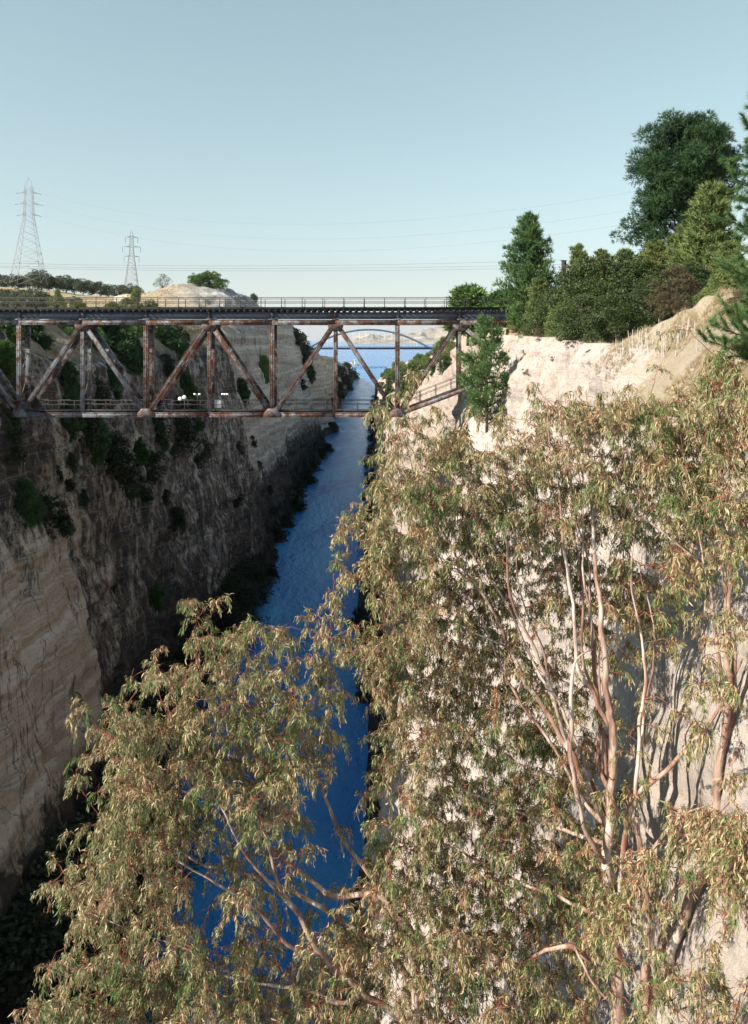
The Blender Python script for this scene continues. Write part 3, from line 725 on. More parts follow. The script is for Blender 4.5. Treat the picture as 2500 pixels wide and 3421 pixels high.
# ------------------------------------------------------------------ pylons and lines
def build_pylon(px, ytop, ybase, d, arms, label, w0, insul):
    k = F/d; base = CAMZ+(HY-ybase)/k; H = (ybase-ytop)/k; x = (px-VX)/k
    r = empty('electricity_pylon', (x, d, base), math.radians(12)); tag(r, label, 'pylon', 'lattice pylons on the hill')
    def hw(t): return np.interp(t, [0, .62, .92, 1], [w0, w0*.30, w0*.22, .05])   # half width at t
    lr = .095*d/330
    for sx, sy in ((1,1),(1,-1),(-1,1),(-1,-1)):
        MB().tube([(sx*hw(t), sy*hw(t), H*t) for t in (0,.3,.62,.92,1)], [lr,lr,lr*.9,lr*.8,lr*.6], 4).build('leg', M_pylon, r)
    ts = [0,.10,.20,.29,.37,.44,.50,.56,.61,.66,.71,.76,.81,.86,.91]
    for f in range(4):
        mb = MB(); c, s = math.cos(f*math.pi/2), math.sin(f*math.pi/2)
        def q(u, t): xx, yy = u*hw(t), hw(t); return (xx*c-yy*s, xx*s+yy*c, H*t)
        for a, b in zip(ts[:-1], ts[1:]):
            mb.bar(q(-1,a), q(1,b), lr*.8, lr*.8); mb.bar(q(1,a), q(-1,b), lr*.8, lr*.8)
            if b < .35: mb.bar(q(-1,b), q(1,b), lr*.9, lr*.9)
        mb.build('bracing', M_pylon, r)
    for ya, half in arms:
        t = (ybase-ya)/(ybase-ytop); L = half/k
        for s in (-1, 1):
            mb = MB(); z = H*t; h = hw(t)
            tip = np.array((s*L, 0, z))
            for sy in (-1, 1):
                mb.bar((s*h*.5, sy*h, z), tip, lr*1.0, lr*1.0); mb.bar((s*h*.5, sy*h*.8, z+H*.022), tip, lr*.8, lr*.8)
                mb.bar((s*(h+L)*.5, sy*h*.5, z), (s*h, sy*h*.9, z+H*.02), lr*.7, lr*.7)
            mb.build('cross_arm', M_pylon, r)
            ins = MB().tube([tip, tip+np.array((s*insul[0], 0, -insul[1]))*.5, tip+np.array((s*insul[0], 0, -insul[1]))], lr*.9, 5); ins.build('insulator', M_cable, r)
    return r
build_pylon(97, 592, 948, 330., ((645, 27), (682, 32), (719, 28)), 'tall lattice electricity pylon at the far left above the olive trees', 6.4, (1.6, .5))
build_pylon(440, 767, 955, 560., ((793, 20), (825, 29), (857, 24)), 'smaller more distant lattice pylon above the hill', 4.6, (0, 4.2))
def line(pts, r, label, grp):
    mb = MB(); pts = np.asarray(pts, float); c = pts.mean(0)
    o = mb.tube(pts-c, r, 4).build('power_line', M_cable, None, loc=tuple(c)); tag(o, label, 'power line', grp); return o
def sag(a, b, s, n=40):
    t = np.linspace(0, 1, n)[:, None]; p = np.asarray(a)*(1-t)+np.asarray(b)*t; p[:, 2] -= 4*s*(t*(1-t))[:, 0]; return p
for i, (y0, y1, y2, w) in enumerate(((878, 888, 868, 'top'), (888, 897, 883, 'middle'), (893, 905, 893, 'bottom'))):
    d = 170.; a, m, b = P(-150, y0-3, d), P(900, y1, d), P(1884, y2, d)
    line(sag(a, b, ((a[2]+b[2])/2-m[2])), .022, f'{w} one of the three low cables running level across the sky', 'three low cables')
for i, ((xa, ya), (xb, yb)) in enumerate((((150, 650), (2120, 640)), ((165, 690), (2120, 700)), ((160, 727), (2120, 745)))):
    d = 320.; a = P(xa, ya, 330.); b = P(xb, yb, 200.); w = ('upper', 'middle', 'lower')[i]
    line(sag(a, b, 11.0), .016, f'faint high cable running right from the {w} arm of the tall pylon', 'high voltage cables')
def poles():
    for px, d, lab in ((1880, 62., 'left one of two dark timber poles among the trees by the bridge end'), (1888.5, 62.3, 'right one of two dark timber poles among the trees by the bridge end')):
        p = P(px, 1080, d); top = P(px, 872, d)
        r = empty('timber_pole', tuple(p)); tag(r, lab, 'pole', 'two timber poles')
        h = top[2]-p[2]
        MB().tube([(0,0,0),(0,0,h*.5),(0,0,h)], [.12,.11,.10], 8).build('shaft', M_darkiron, r)
        MB().box((-.13,-.13,h+.003),(.13,.13,h+.06)).build('cap', M_darkiron, r)
poles()
# ------------------------------------------------------------------ foliage building blocks
def unit(v): return v / np.maximum(np.linalg.norm(v, axis=-1, keepdims=True), 1e-9)
def needle_tufts(c, dr, L, w, k, spread, rng):
    n = len(c)
    d = unit(np.repeat(dr, k, 0) + rng.normal(0, spread, (n*k, 3)))
    b = np.repeat(c, k, 0); l = L*rng.uniform(.6, 1.15, (n*k, 1))
    s = unit(np.cross(d, rng.normal(0, 1, (n*k, 3))))*w/2
    v = np.stack([b - s, b + s, b + d*l], 1).reshape(-1, 3)
    return v, np.arange(n*k*3).reshape(-1, 3)
def leaf_quads(c, dr, L, w, rng, spread=.6):
    n = len(c); d = unit(dr + rng.normal(0, spread, (n, 3)))
    l = L*rng.uniform(.6, 1.3, (n, 1)); s = unit(np.cross(d, rng.normal(0, 1, (n, 3))))*w*rng.uniform(.7, 1.2, (n, 1))
    m = c + d*l*.45
    v = np.stack([c, m - s/2, c + d*l, m + s/2], 1).reshape(-1, 3)
    return v, np.arange(n*4).reshape(-1, 4)
def lobe_points(lobes, total, rng, up=.25, shell=.5):
    lobes = np.asarray(lobes); wgt = lobes[:, 3]**2; idx = rng.choice(len(lobes), total, p=wgt/wgt.sum())
    u = unit(rng.normal(0, 1, (total, 3)) + np.array([0, 0, up]))
    r = lobes[idx, 3:4]*(shell + (1-shell)*rng.uniform(0, 1, (total, 1))**.5)*rng.uniform(.8, 1.18, (total, 1))
    u2 = u*np.array([1, 1, .8])
    return lobes[idx, :3] + u2*r, u
def bez(a, b, lift, n=6, rng=None, wob=0.0):
    a = np.asarray(a, float); b = np.asarray(b, float); t = np.linspace(0, 1, n)[:, None]
    m = (a+b)/2 + np.array([0, 0, lift])
    p = a*(1-t)**2 + 2*m*t*(1-t) + b*t*t
    if rng is not None and wob: p[1:-1] += rng.normal(0, wob, (n-2, 3))
    return p

def gen_lobes(n, prof, z0, rr, rng, inner=.45):
    """lobes inside a crown of revolution; prof(t)=radius, t=0..1 over height z0..1"""
    out = []
    while len(out) < n:
        t = rng.uniform(0, 1); R = prof(t)
        if rng.uniform(0, 1) > R/.62 + .12: continue
        a = rng.uniform(0, 2*math.pi); q = rng.uniform(inner, 1.0)
        r = rr*rng.uniform(.7, 1.3)
        R2 = max(R - r*.5, 0.0)*q*(1+.18*math.sin(3*a+n))
        out.append((R2*math.cos(a), R2*math.sin(a), z0+(1-z0)*t-(r*.4 if t > .85 else 0), r))
    return out
PROTO = {}
def proto(key, parts): PROTO[key] = parts          # list of (name, mesh)
def lobed_proto(key, n, prof, z0, rr, total, leaf, mat, bark, seed, trunk=True, inner=.45, up=.25, shell=.5, trunk_r=.022, lobes=None, trunk_path=None):
    rng = np.random.RandomState(seed)
    lb = lobes if lobes is not None else gen_lobes(n, prof, z0, rr, rng, inner)
    c, d = lobe_points(lb, total, rng, up, shell)
    if leaf[0] == 'n': v, f = needle_tufts(c, d, leaf[1], leaf[2], leaf[3], leaf[4], rng)
    else: v, f = leaf_quads(c, d, leaf[1], leaf[2], rng)
    cm = new_mesh('crown', v, f, mat)
    parts = []
    tp = trunk_path if trunk_path is not None else [(0,0,-.12), (.01,0,z0*.5), (-.01,.01,max(z0,.25)), (0,0,.72)]
    tp = np.asarray(tp, float)
    mb = MB().tube(tp, np.linspace(trunk_r, trunk_r*.3, len(tp)), 7)
    parts.append(('trunk', mb.mesh('trunk', bark, True)))
    lm = MB()
    order = rng.permutation(len(lb))[:max(10, len(lb)//2)]
    for i in order:
        x, y, z, r = lb[i]
        k = np.argmin(np.abs(tp[:, 2] - z*.7)); a = tp[k]
        lm.tube(bez(a, (x, y, z), -.03, 5, rng, .008), np.linspace(trunk_r*.42, trunk_r*.1, 5), 4, False)
    parts.append(('limbs', lm.mesh('limbs', bark, True)))
    parts.append(('crown', cm))
    proto(key, parts)
def whorl_proto(key, r, nb, total, leaf, mat, bark, seed, pw=.8, droop=0.05, ragged=.3, z0=.08, lean=0.0):
    """young pine: whorls of upswept branches with needle tufts"""
    rng = np.random.RandomState(seed); cs = []; ds = []; lm = MB()
    zs = z0 + (0.97-z0)*np.linspace(0, 1, nb)**.9
    brs = []
    for i, z in enumerate(zs):
        t = (z-z0)/(1-z0); a = i*2.4 + rng.uniform(-.5, .5)
        R = r*((1-t)**pw)*(1-.55*max(0, .18-t)/.18)*rng.uniform(1-ragged, 1+ragged*.6) + .012
        b = np.array([R*math.cos(a), R*math.sin(a), z + R*rng.uniform(.25, .65) - droop*R])
        p = bez((lean*z, 0, z), b + np.array([lean*z, 0, 0]), -.12*R, 6, rng, .003); brs.append((p, R))
        lm.tube(p, np.linspace(.008*(1-t)+.002, .0015, 6), 4, False)
    W = np.array([R for _, R in brs])+.02; W /= W.sum()
    for (p, R), w in zip(brs, W):
        n = max(6, int(total*w)); s = rng.uniform(.22, 1.04, n)**.8
        i = np.clip((s*5).astype(int), 0, 4); f = (s*5-i)[:, None]
        q = p[i]*(1-f)+p[i+1]*f
        wid = (R*.30*(1.15-s)+.012)[:, None]
        q = q + rng.normal(0, 1, (n, 3))*wid*np.array([1, 1, .55])
        cs.append(q); ds.append(unit(unit(p[-1]-p[0])+np.array([0, 0, .55])+rng.normal(0, .35, (n, 3))))
    c = np.concatenate(cs); d = np.concatenate(ds)
    v, f = needle_tufts(c, d, leaf[1], leaf[2], leaf[3], leaf[4], rng)
    tr = MB().tube([(0,0,-.12),(lean*.3,0,.3),(lean*.7,.004,.7),(lean,0,1.0)], [.02,.015,.008,.002], 7)
    proto(key, [('trunk', tr.mesh('trunk', bark, True)), ('limbs', lm.mesh('limbs', bark, True)), ('crown', new_mesh('crown', v, f, mat))])

dome = lambda t: .60*math.sqrt(max(0, 1-t*t))*(.82+.18*min(1, t*5))
ball = lambda t: .52*math.sqrt(max(0, 1-(2*t-1)**2))*1.05+.03
egg = lambda t: .36*(math.sin(math.pi*min(1, t*.92+.10))**.7)
for i in range(3):
    lobed_proto(f'bush{i}', 75, dome, .02, .12, 22000, ('q', .030, .018), M_bush, M_bark, 100+i, inner=.5)
    lobed_proto(f'cliffbush{i}', 34, dome, -.1, .17, 2600, ('q', .11, .055), M_bush, M_bark, 110+i, inner=.3)
    lobed_proto(f'scrub{i}', 34, dome, -.1, .17, 2600, ('q', .11, .055), M_scrub, M_bark, 112+i, inner=.3)
    lobed_proto(f'bigscrub{i}', 70, dome, -.1, .13, 12000, ('q', .036, .02), M_scrub, M_bark, 118+i, inner=.3)
    lobed_proto(f'cliffpine{i}', 40, egg, .0, .12, 1900, ('n', .13, .035, 5, .7), M_pine, M_bark, 115+i, inner=.3)
    lobed_proto(f'olive{i}', 40, ball, .22, .13, 3000, ('q', .075, .036), M_olive, M_bark, 120+i, trunk_r=.03, inner=.4)
    lobed_proto(f'palebush{i}', 55, dome, .02, .12, 4200, ('n', .07, .014, 4, .6), M_pale, M_bark, 130+i)
    lobed_proto(f'farpine{i}', 38, egg, .10, .12, 2400, ('n', .10, .03, 4, .6), M_pine2, M_bark, 140+i, inner=.35)
    whorl_proto(f'palepine{i}', .26, 60, 3800, ('n', .055, .010, 5, .5), M_pale, M_bark, 150+i, .55, ragged=.35)
lobed_proto('brownbush', 44, dome, .02, .11, 3500, ('n', .09, .010, 3, .5), M_brownb, M_bark, 161, up=.6)
lobed_proto('baretree', 36, ball, .28, .10, 900, ('q', .06, .03), M_olive, M_bark, 162, trunk_r=.03)
whorl_proto('conepine', .29, 86, 5600, ('n', .042, .0065, 7, .5), M_pine2, M_bark, 163, .62, ragged=.45, lean=.02)
whorl_proto('slimpine', .34, 46, 3000, ('n', .045, .0065, 7, .5), M_pine2, M_bark, 164, .62, ragged=.6, lean=-.05, z0=.16, droop=.25)

def place(name, key, loc, h, rz, label, cat, group=None, wide=1.0, tilt=None):
    r = empty(name, tuple(loc), rz)
    if tilt: r.rotation_euler = (tilt[0], tilt[1], rz)
    tag(r, label, cat, group)
    for nm, me in PROTO[key]:
        o = obj(nm, me, r); o.scale = (h*wide, h*wide, h)
        if nm != 'trunk': o['kind'] = 'stuff'
    return r
def plant(name, key, px, ytop, d, label, cat, group=None, bvh=None, wide=1.0, base=None):
    x = (px-VX)/F*d; g = ground(x, d, bvh or BR); top = CAMZ+(HY-ytop)/F*d
    if g is None: g = top-4
    if base is not None: g = max(g, CAMZ+(HY-base)/F*d-.5)
    h = max(top-g, .5)
    return place(name, key, (x, d, g-.05), h, random.uniform(0, 6.28), label, cat, group, wide)
def cling(key, px, py, size, label, group, bvh, name='cliff_shrub', cat='shrub', sink=.10):
    h = ray(px, py, bvh)
    if h is None: print('MISS', px, py, label); return
    d = h[0].y; s = size/F*d
    loc = h[0] - h[1]*s*sink - Vector((0, 0, s*.35))
    hh = s*1.05
    nx = 1 if bvh is BL else -1
    return place(name, key, loc, hh, random.uniform(0, 6.28), label, cat, group, random.uniform(.8, 1.15))

# ------------------------------------------------------------------ right bank: pines and bushes on top
def big_pine():
    d = 56.0; k = F/d; base = P(2290, 985, d); g = ground(base[0], d, BR); base[2] = g-.1
    rng = np.random.RandomState(200)
    lb = []
    def blob(px, py, rpx, n, sub):
        for _ in range(n):
            u = unit(rng.normal(0, 1, 3)); q = rng.uniform(.35, 1)**.6
            c = P(px, py, d) - base + u*np.array([1, 1.0, .9])*rpx/k*q
            lb.append((*c, sub*rng.uniform(.7, 1.25)))
    blob(2295, 545, 165, 46, .85); blob(2300, 520, 120, 55, .75); blob(2340, 470, 85, 24, .7); blob(2240, 600, 110, 34, .75); blob(2370, 620, 100, 34, .75)
    blob(2190, 690, 80, 22, .65); blob(2160, 560, 48, 9, .5); blob(2130, 745, 50, 9, .5); blob(2090, 790, 36, 6, .42); blob(2180, 800, 60, 12, .55)
    blob(2260, 760, 90, 24, .7); blob(2330, 820, 80, 16, .7); blob(2220, 450, 50, 8, .5); blob(2420, 520, 50, 9, .6)
    H = (985-385)/k
    c, dr = lobe_points(lb, 36000, rng, .35, .45)
    v, f = needle_tufts(c, dr, .33, .042, 5, .5, rng)
    r = empty('tall_pine', tuple(base)); tag(r, 'tallest dark green pine with broad rounded crown on the right bank', 'tree')
    tp = np.array([(0,0,-.5), (.1,0,H*.25), (-.15,.1,H*.5), (.2,0,H*.75), (.3,0,H*.95)])
    MB().tube(tp, [.34,.28,.2,.12,.03], 9).build('trunk', M_bark, r, True)
    for i in rng.permutation(len(lb))[:70]:
        b = np.array(lb[i][:3]); z = np.clip(b[2]*.72, H*.12, H*.9); j = np.interp(z, tp[:, 2], np.arange(5))
        a = np.array([np.interp(z, tp[:, 2], tp[:, 0]), np.interp(z, tp[:, 2], tp[:, 1]), z])
        MB().tube(bez(a, b, -.25, 7, rng, .06), np.linspace(.09, .02, 7), 5, False).build('limb', M_bark, r, True)
    obj('crown', new_mesh('crown', v, f, M_pine), r)
big_pine()
plant('pine_tree', 'conepine', 1772, 712, 64., 'feathery green pine standing right above the bridge end', 'tree', wide=.82, base=1100)
hp = Vector(P(1628, 1390, 53.)); gz = ground(hp.x, hp.y, BR)
place('pine_tree', 'slimpine', (hp.x, hp.y, gz-.2), (HY-1035)/F*53.+CAMZ-gz-.2, 1.0, 'slim pine growing from the bank in front of the right end of the railway bridge', 'tree', None, .74)
RB = [
 # key, px, ytop, d, wide, base, name, label
 ('palepine0', 1803, 925, 58., 1.0, 1110, 'young_pine', 'young light green pine at the foot of the feathery pine by the bridge end'),
 ('palepine1', 1932, 815, 74., .9, 1000, 'young_pine', 'small pointed pale pine tip right of the timber poles'),
 ('palepine2', 2010, 832, 66., 1.1, 1000, 'young_pine', 'pale pine rising between the timber poles and the dark round bush'),
 ('palepine0', 2085, 830, 62., 1.1, 1000, 'young_pine', 'pale young pine just left of the lowest limb of the tall pine'),
 ('palepine1', 1735, 1010, 66., 1.5, 1200, 'young_pine', 'low bright pine covering the very end of the railway bridge'),
 ('palepine2', 2190, 800, 47., 1.2, 1010, 'young_pine', 'light green pine under the left side of the tall pine'),
 ('palepine0', 2375, 612, 42., .95, 1010, 'young_pine', 'tall yellowish green young pine in front of the tall pine'),
 ('palepine1', 2300, 740, 45., 1.2, 1010, 'young_pine', 'yellowish young pine left of the tallest young pine'),
 ('palepine2', 2440, 800, 36., 1.1, 1000, 'young_pine', 'yellowish green young pine near the right edge behind the mound'),
 ('bush0', 1865, 960, 52., 1.1, 1130, 'bush', 'dark green bush on the cliff top right of the bridge end'),
 ('bush1', 1965, 868, 48., 1.0, 1110, 'bush', 'greyish dark round bush on the cliff top below the timber poles'),
 ('bush2', 2080, 850, 46., 1.15, 1090, 'bush', 'large olive green rounded bush in the middle of the cliff top'),
 ('bush0', 1945, 985, 41., 1.3, 1130, 'bush', 'dense bush hanging over the edge of the white cliff'),
 ('bush1', 2060, 975, 38., 1.25, 1110, 'bush', 'dark dense bush directly behind the dry white stalks'),
 ('bush2', 2170, 925, 42., 1.1, 1070, 'bush', 'dark bush between the big olive green bush and the brown shrub'),
 ('bush1', 2310, 880, 38., 1.2, 1010, 'bush', 'dark green bush behind the brown shrub below the tall pine'),
 ('palebush0', 1880, 1010, 47., 1.0, 1140, 'shrub', 'light green shrub at the left rim of the white cliff top'),
 ('palebush1', 2440, 880, 31., 1.2, 1000, 'shrub', 'light green shrub on the right of the bare mound top'),
 ('palebush2', 2180, 850, 52., 1.3, 1010, 'shrub', 'yellow green shrub below the left limbs of the tall pine'),
 ('palebush0', 2120, 860, 50., 1.2, 1010, 'shrub', 'yellow green shrub above the large olive green bush'),
 ('brownbush', 2262, 895, 33., 1.1, 1010, 'shrub', 'brownish half dry upright shrub left of the bare mound top'),
 ('brownbush', 2490, 965, 25., 1.6, 1010, 'shrub', 'low brown shrub at the right end of the bare mound'),
 ('palebush1', 1760, 1085, 54., 1.3, 1190, 'shrub', 'pale green shrub on the cliff edge left of the white rock'),
 ('farpine0', 1563, 950, 98., 1.3, 1120, 'pine_tree', 'pale pine top showing above the bridge railing, left one near the bridge end'),
 ('farpine1', 1640, 985, 96., 1.6, 1120, 'pine_tree', 'low pale pine top between two others above the bridge railing'),
 ('farpine2', 1690, 965, 92., 1.5, 1120, 'pine_tree', 'pale pine top above the railing touching the feathery pine'),
]
for key, px, yt, d, wd, bs, nm, lab in RB:
    plant(nm, key, px, yt, d, lab, 'tree' if 'pine' in nm else 'bush', 'bushes on the right cliff top' if 'pine' not in nm else 'young pines on the right bank', BR, wd, bs)

for px, py, s, w in ((1752,1190,46,'upper gully'),(1792,1128,40,'top edge'),(1764,1246,34,'lower gully'),(1962,1205,42,'right end'),(1702,1310,34,'left edge'),(1850,1200,30,'middle'),(1640,1470,30,'low left edge'),(1905,1150,36,'top right'),(1690,1215,36,'top left corner')):
    cling('brownbush', px, py, s*1.2, 'small dry brown shrub on the white cliff below the bushes, ' + w, 'dry shrubs on the white cliff', BR, 'dry_shrub', 'shrub', .38)
# far right bank beyond the bridge
FR = [('farpine0',1482,1062,72),('farpine1',1508,1095,66),('farpine2',1462,1130,50),('palebush0',1478,1168,50),('farpine1',1414,1185,52),('palebush1',1438,1176,48),
      ('cliffbush0',1476,1214,30),('farpine2',1405,1216,42),('palebush2',1366,1196,46),('cliffbush1',1350,1210,40),('farpine0',1308,1220,46),('farpine1',1288,1232,38),
      ('palebush0',1317,1254,56),('farpine2',1288,1264,40),('cliffbush2',1298,1290,40),('palebush1',1338,1244,48),('cliffbush0',1385,1264,60),('cliffbush1',1364,1290,58),
      ('cliffbush2',1348,1315,50),('palebush2',1404,1232,36),('farpine0',1330,1205,34),('cliffbush1',1300,1315,34),('farpine1',1386,1190,36),('palebush0',1425,1205,30),('cliffbush2',1275,1300,26)]
where = ['highest on the slope behind the right truss diagonal','right below the highest far pine beside the right truss post','beside the right truss diagonal at mid height','just under the pines beside the right truss diagonal','by the right end of the arch bridge','between the arch bridge end and the truss diagonal',
 'small, on the pink rock by the right truss diagonal','below the right end of the arch bridge','on the crest left of the arch bridge end','darker, left of the arch bridge end','near the left foot of the far right bank','lowest on the crest above the channel',
 'big, in the middle of the far right bank','at the water side of the far right bank','dark, at the foot of the far right bank','upper middle of the far right bank','dark, above the gum tree tip by the right truss post','dark, just left of the gum tree tip',
 'dark, lowest one above the gum tree tip','small, under the arch bridge end','small pine tip on the far crest','dark, beside the channel edge','small pine next to the arch bridge end','tiny, right of the arch bridge end','dark, right at the channel edge']
for (key, px, py, s), w in zip(FR, where):
    cling(key, px, py, s*1.25, 'tree on far right bank, ' + w, 'trees and shrubs on the far right bank', BR, 'bank_tree', 'tree')
FR2 = [(1450,1200,44),(1430,1235,40),(1395,1210,40),(1375,1235,44),(1330,1275,50),(1310,1270,44),(1380,1300,50),(1420,1262,44),(1450,1245,36),(1500,1180,50),(1530,1120,56),(1350,1262,46),(1395,1290,46),(1335,1330,40),(1320,1230,40),(1440,1150,44),(1490,1225,40)]
for i, (px, py, s) in enumerate(FR2):
    cling(('palebush%d', 'cliffbush%d', 'farpine%d')[i % 3] % (i % 3), px, py, s*1.2, 'low shrub filling the far right slope beyond the bridge', 'low shrubs filling the far right slope', BR, 'slope_shrub', 'shrub')
hb = ray(1413, 1160, BR)
if hb: place('round_tree', 'baretree', hb[0]-Vector((0,0,1)), 50/F*hb[0].y, 0.3, 'airy dark round tree at the right end of the distant arch bridge', 'tree', None, 1.3)

# ------------------------------------------------------------------ left bank
OL = [(12,392),(42,386),(70,392),(98,388),(125,370),(138,384),(165,380),(192,384),(222,376),(250,382),(278,372),(305,380),(335,374),(362,382),(390,372),(415,380),(438,368)]
OLL = ['leftmost','second','third','fourth','taller pointed fifth','sixth','seventh','eighth','ninth','tenth','eleventh','twelfth','thirteenth','fourteenth','fifteenth','second last','last, right end']
for i, ((px, d), w) in enumerate(zip(OL, OLL)):
    x = (px-VX)/F*d; g = ground(x, d, BL)
    place('olive_tree', f'olive{i%3}', (x, d, g-.2), random.uniform(7.6, 9.2) + (1.6 if i == 4 else 0), i*1.7, f'dark tree in the left crest row, {w} from the left', 'tree', 'tree row on the left hill crest', random.uniform(.95, 1.25))
OL2 = [(18,960,240),(60,955,250),(110,972,235),(150,965,245),(30,1000,190),(85,1003,185),(135,1003,190),(250,968,235),(466,944,330),(505,945,345),(20,985,210),(175,995,200),(330,1000,180),(560,1010,170)]
L2 = ['grey green olive tree at far left below the crest row','second grey green olive tree below the crest row','third grey green olive tree below the crest row','fourth grey green olive tree below the crest row',
      'olive bush behind the bridge railing at the far left edge','second olive bush behind the bridge railing from the left','third olive bush behind the bridge railing from the left','lone olive tree on the dry grass below the crest row',
      'small round bush on the crest left of the bare tree','low small bush on the crest beside the bare tree','olive bush at the left picture edge between crest and railing','olive bush left of the bright pine behind the railing','low shrub behind the railing near the dirt track','low shrub behind the railing below the mound']
for i, ((px, yt, d), lab) in enumerate(zip(OL2, L2)):
    x = (px-VX)/F*d; g = ground(x, d, BL); hh = [5.2,5.4,5.2,5.4,5,5,5,4.2,3.4,2.4,5,5,2.2,2.0][i]
    place('olive_tree' if i < 8 else 'shrub', f'olive{i%3}', (x, d, g-.3), hh, i*2.1, lab, 'tree' if i < 8 else 'bush', 'olive trees on the left slope', 1.2)
for px, yt, d, key, wd, lab in ((192, 968, 142., 'palebush0', .55, 'bright yellow green bushy pine behind the left end of the bridge railing'), (456, 957, 196., 'palebush1', .45, 'bright yellow green bushy pine behind the railing beside the dirt track'),
                       (425, 995, 190., 'palebush2', .9, 'low bright shrub left of the bushy pine by the dirt track'), (505, 1003, 200., 'palebush0', 1.2, 'low bright shrub right of the bushy pine by the dirt track'), (268, 1005, 155., 'palebush1', .9, 'low bright shrub behind the railing below the lone olive'), (375, 1008, 178., 'palebush2', .9, 'small bright shrub at the foot of the dirt track')):
    plant('bushy_pine', key, px, yt, d, lab, 'bush', 'bright bushes behind the railing', BL, wd)
def umbrella():
    d = 318.; k = F/d; base = P(700, 985, d); g = ground(base[0], d, BL); base[2] = g-.2
    rng = np.random.RandomState(300); lb = []
    for (px, py, rx, rz, n) in ((660, 935, 38, 17, 26), (705, 925, 30, 14, 18), (735, 950, 24, 20, 16), (690, 955, 30, 18, 14), (715, 1000, 24, 22, 14), (700, 975, 20, 14, 8)):
        for _ in range(n):
            u = unit(rng.normal(0, 1, 3)); c = P(px, py, d) - base + u*np.array([rx, rx, rz])/k*rng.uniform(.3, 1); lb.append((*c, 1.25*rng.uniform(.7, 1.2)))
    c, dr = lobe_points(lb, 7000, rng, .5, .5); v, f = needle_tufts(c, dr, .8, .16, 4, .5, rng)
    r = empty('umbrella_pine', tuple(base)); tag(r, 'spreading flat topped pine on top of the left mound', 'tree')
    MB().tube([(0,0,-.5),(-.4,0,2.2),(.4,.2,4.5),(0,0,7)], [.42,.35,.25,.1], 7).build('trunk', M_bark, r, True)
    for i in rng.permutation(len(lb))[:14]: MB().tube(bez((0,0,3), np.array(lb[i][:3]), .4, 6, rng, .1), np.linspace(.16,.04,6), 5, False).build('limb', M_bark, r, True)
    obj('crown', new_mesh('crown', v, f, M_pine2), r)
umbrella()
plant('bare_tree', 'baretree', 545, 917, 335., 'thin half bare tree standing alone on the left hill crest', 'tree', None, BL, .9)
plant('bush', 'cliffbush0', 848, 982, 350., 'dark round bush on the slope right of the mound', 'bush', None, BL, .9)

CL = [(40,1415,90),(50,1500,80),(220,1423,110),(286,1437,110),(326,1483,120),(373,1536,130),(400,1575,80),(526,1430,70),(540,1475,70),(613,1423,110),(655,1412,80),(580,1512,40),(466,1523,70),(510,1570,70),
      (680,1510,50),(659,1545,40),(233,1552,50),(193,1585,40),(280,1670,40),(226,1625,35),(426,1663,80),(466,1643,60),(553,1663,35),(593,1740,60),(87,1705,120),(150,1735,100),(208,1762,55),(380,1965,30),(520,2005,70),(793,1672,35),(800,1503,35),
      (33,1125,120),(125,1142,90),(234,1114,80),(376,1150,130),(436,1140,125),(425,1200,110),(523,1122,90),(583,1163,80),(605,1136,60),(234,1312,110),(321,1318,70),(381,1296,90),(610,1285,60),(627,1318,70),(883,1255,80),(812,1330,70),(16,1230,110),(463,1210,80),(330,1160,90),(300,1120,90),(560,1225,50),
      (866,1560,26),(900,1640,22),(845,1480,26),(1010,1155,56),(1028,1190,50),(990,1130,40),(1032,1250,46),(1006,1292,30),(1150,1215,40),(1165,1245,44),(1140,1262,50),(1160,1290,46),(1130,1310,46),(1185,1262,30),(1112,1355,30),(1120,1240,36),(1175,1225,20)]
CLW = ['at the left picture edge just under the bridge','left edge, lower one of two under the bridge','left one of the green chain under the bridge','second of the green chain under the bridge','third of the green chain under the bridge','largest, lower middle of the green chain','tail end of the green chain','upper of two under the second gusset plate','lower of two under the second gusset plate','large, under the bridge between the second and third gusset','right beside the large one between the gussets','small, below the two under the second gusset',
 'right of the tail of the green chain','dark one right below the green chain','small upper one on the dark streaked wall','small lower one on the dark streaked wall','small bright one on the pale patch','small dark one beside the bright one','tiny, on the pale patch, lower right','tiny, on the pale patch, lower left','left one of a pair below the green chain','right one of a pair below the green chain','small, right of the pair below the chain','narrow, on the dark wall far below the bridge','large, jutting from the left edge below the bridge','right half of the jutting clump at left','tail of the jutting clump at left','tiny, low on the tan wall','dark hanging clump low on the wall above the gum tree','on the pale fin near the water','high on the pale fin under the bridge',
 'behind the first truss post at the left edge','behind the left twin posts','behind the left diagonal top','large, behind the second top gusset right side','large, left of the third truss post top','below the large pair behind the truss','right of the third truss post top','upper of two left of the long rusty diagonal','top one left of the long rusty diagonal','low behind the truss left of the second post','low behind the truss right of the second post','low behind the truss left of the third post','low behind the rusty diagonal, upper','low behind the rusty diagonal, lower','dark, by the post left of the channel','dark, above the walkway on the headland','at the left edge behind the lower truss','just left of the third post mid height','behind the left diagonal, lower','behind the left diagonal, upper','small, inside the rusty diagonal triangle',
 'small, on the pale headland face','tiny, on the pale headland face, lowest','small, on the pale headland face, highest','on the rim beyond the pale headland, middle','on the rim beyond the pale headland, lower','on the rim beyond the pale headland, upper','beside the far rusty post','tiny, beside the far diagonal','on the dark far headland, top left','on the dark far headland, centre','on the dark far headland, left','on the dark far headland, lower right','on the dark far headland, lower left','at the tip of the dark far headland','at the water edge of the dark far headland','on the dark far headland, upper left','tiny, crest of the dark far headland']
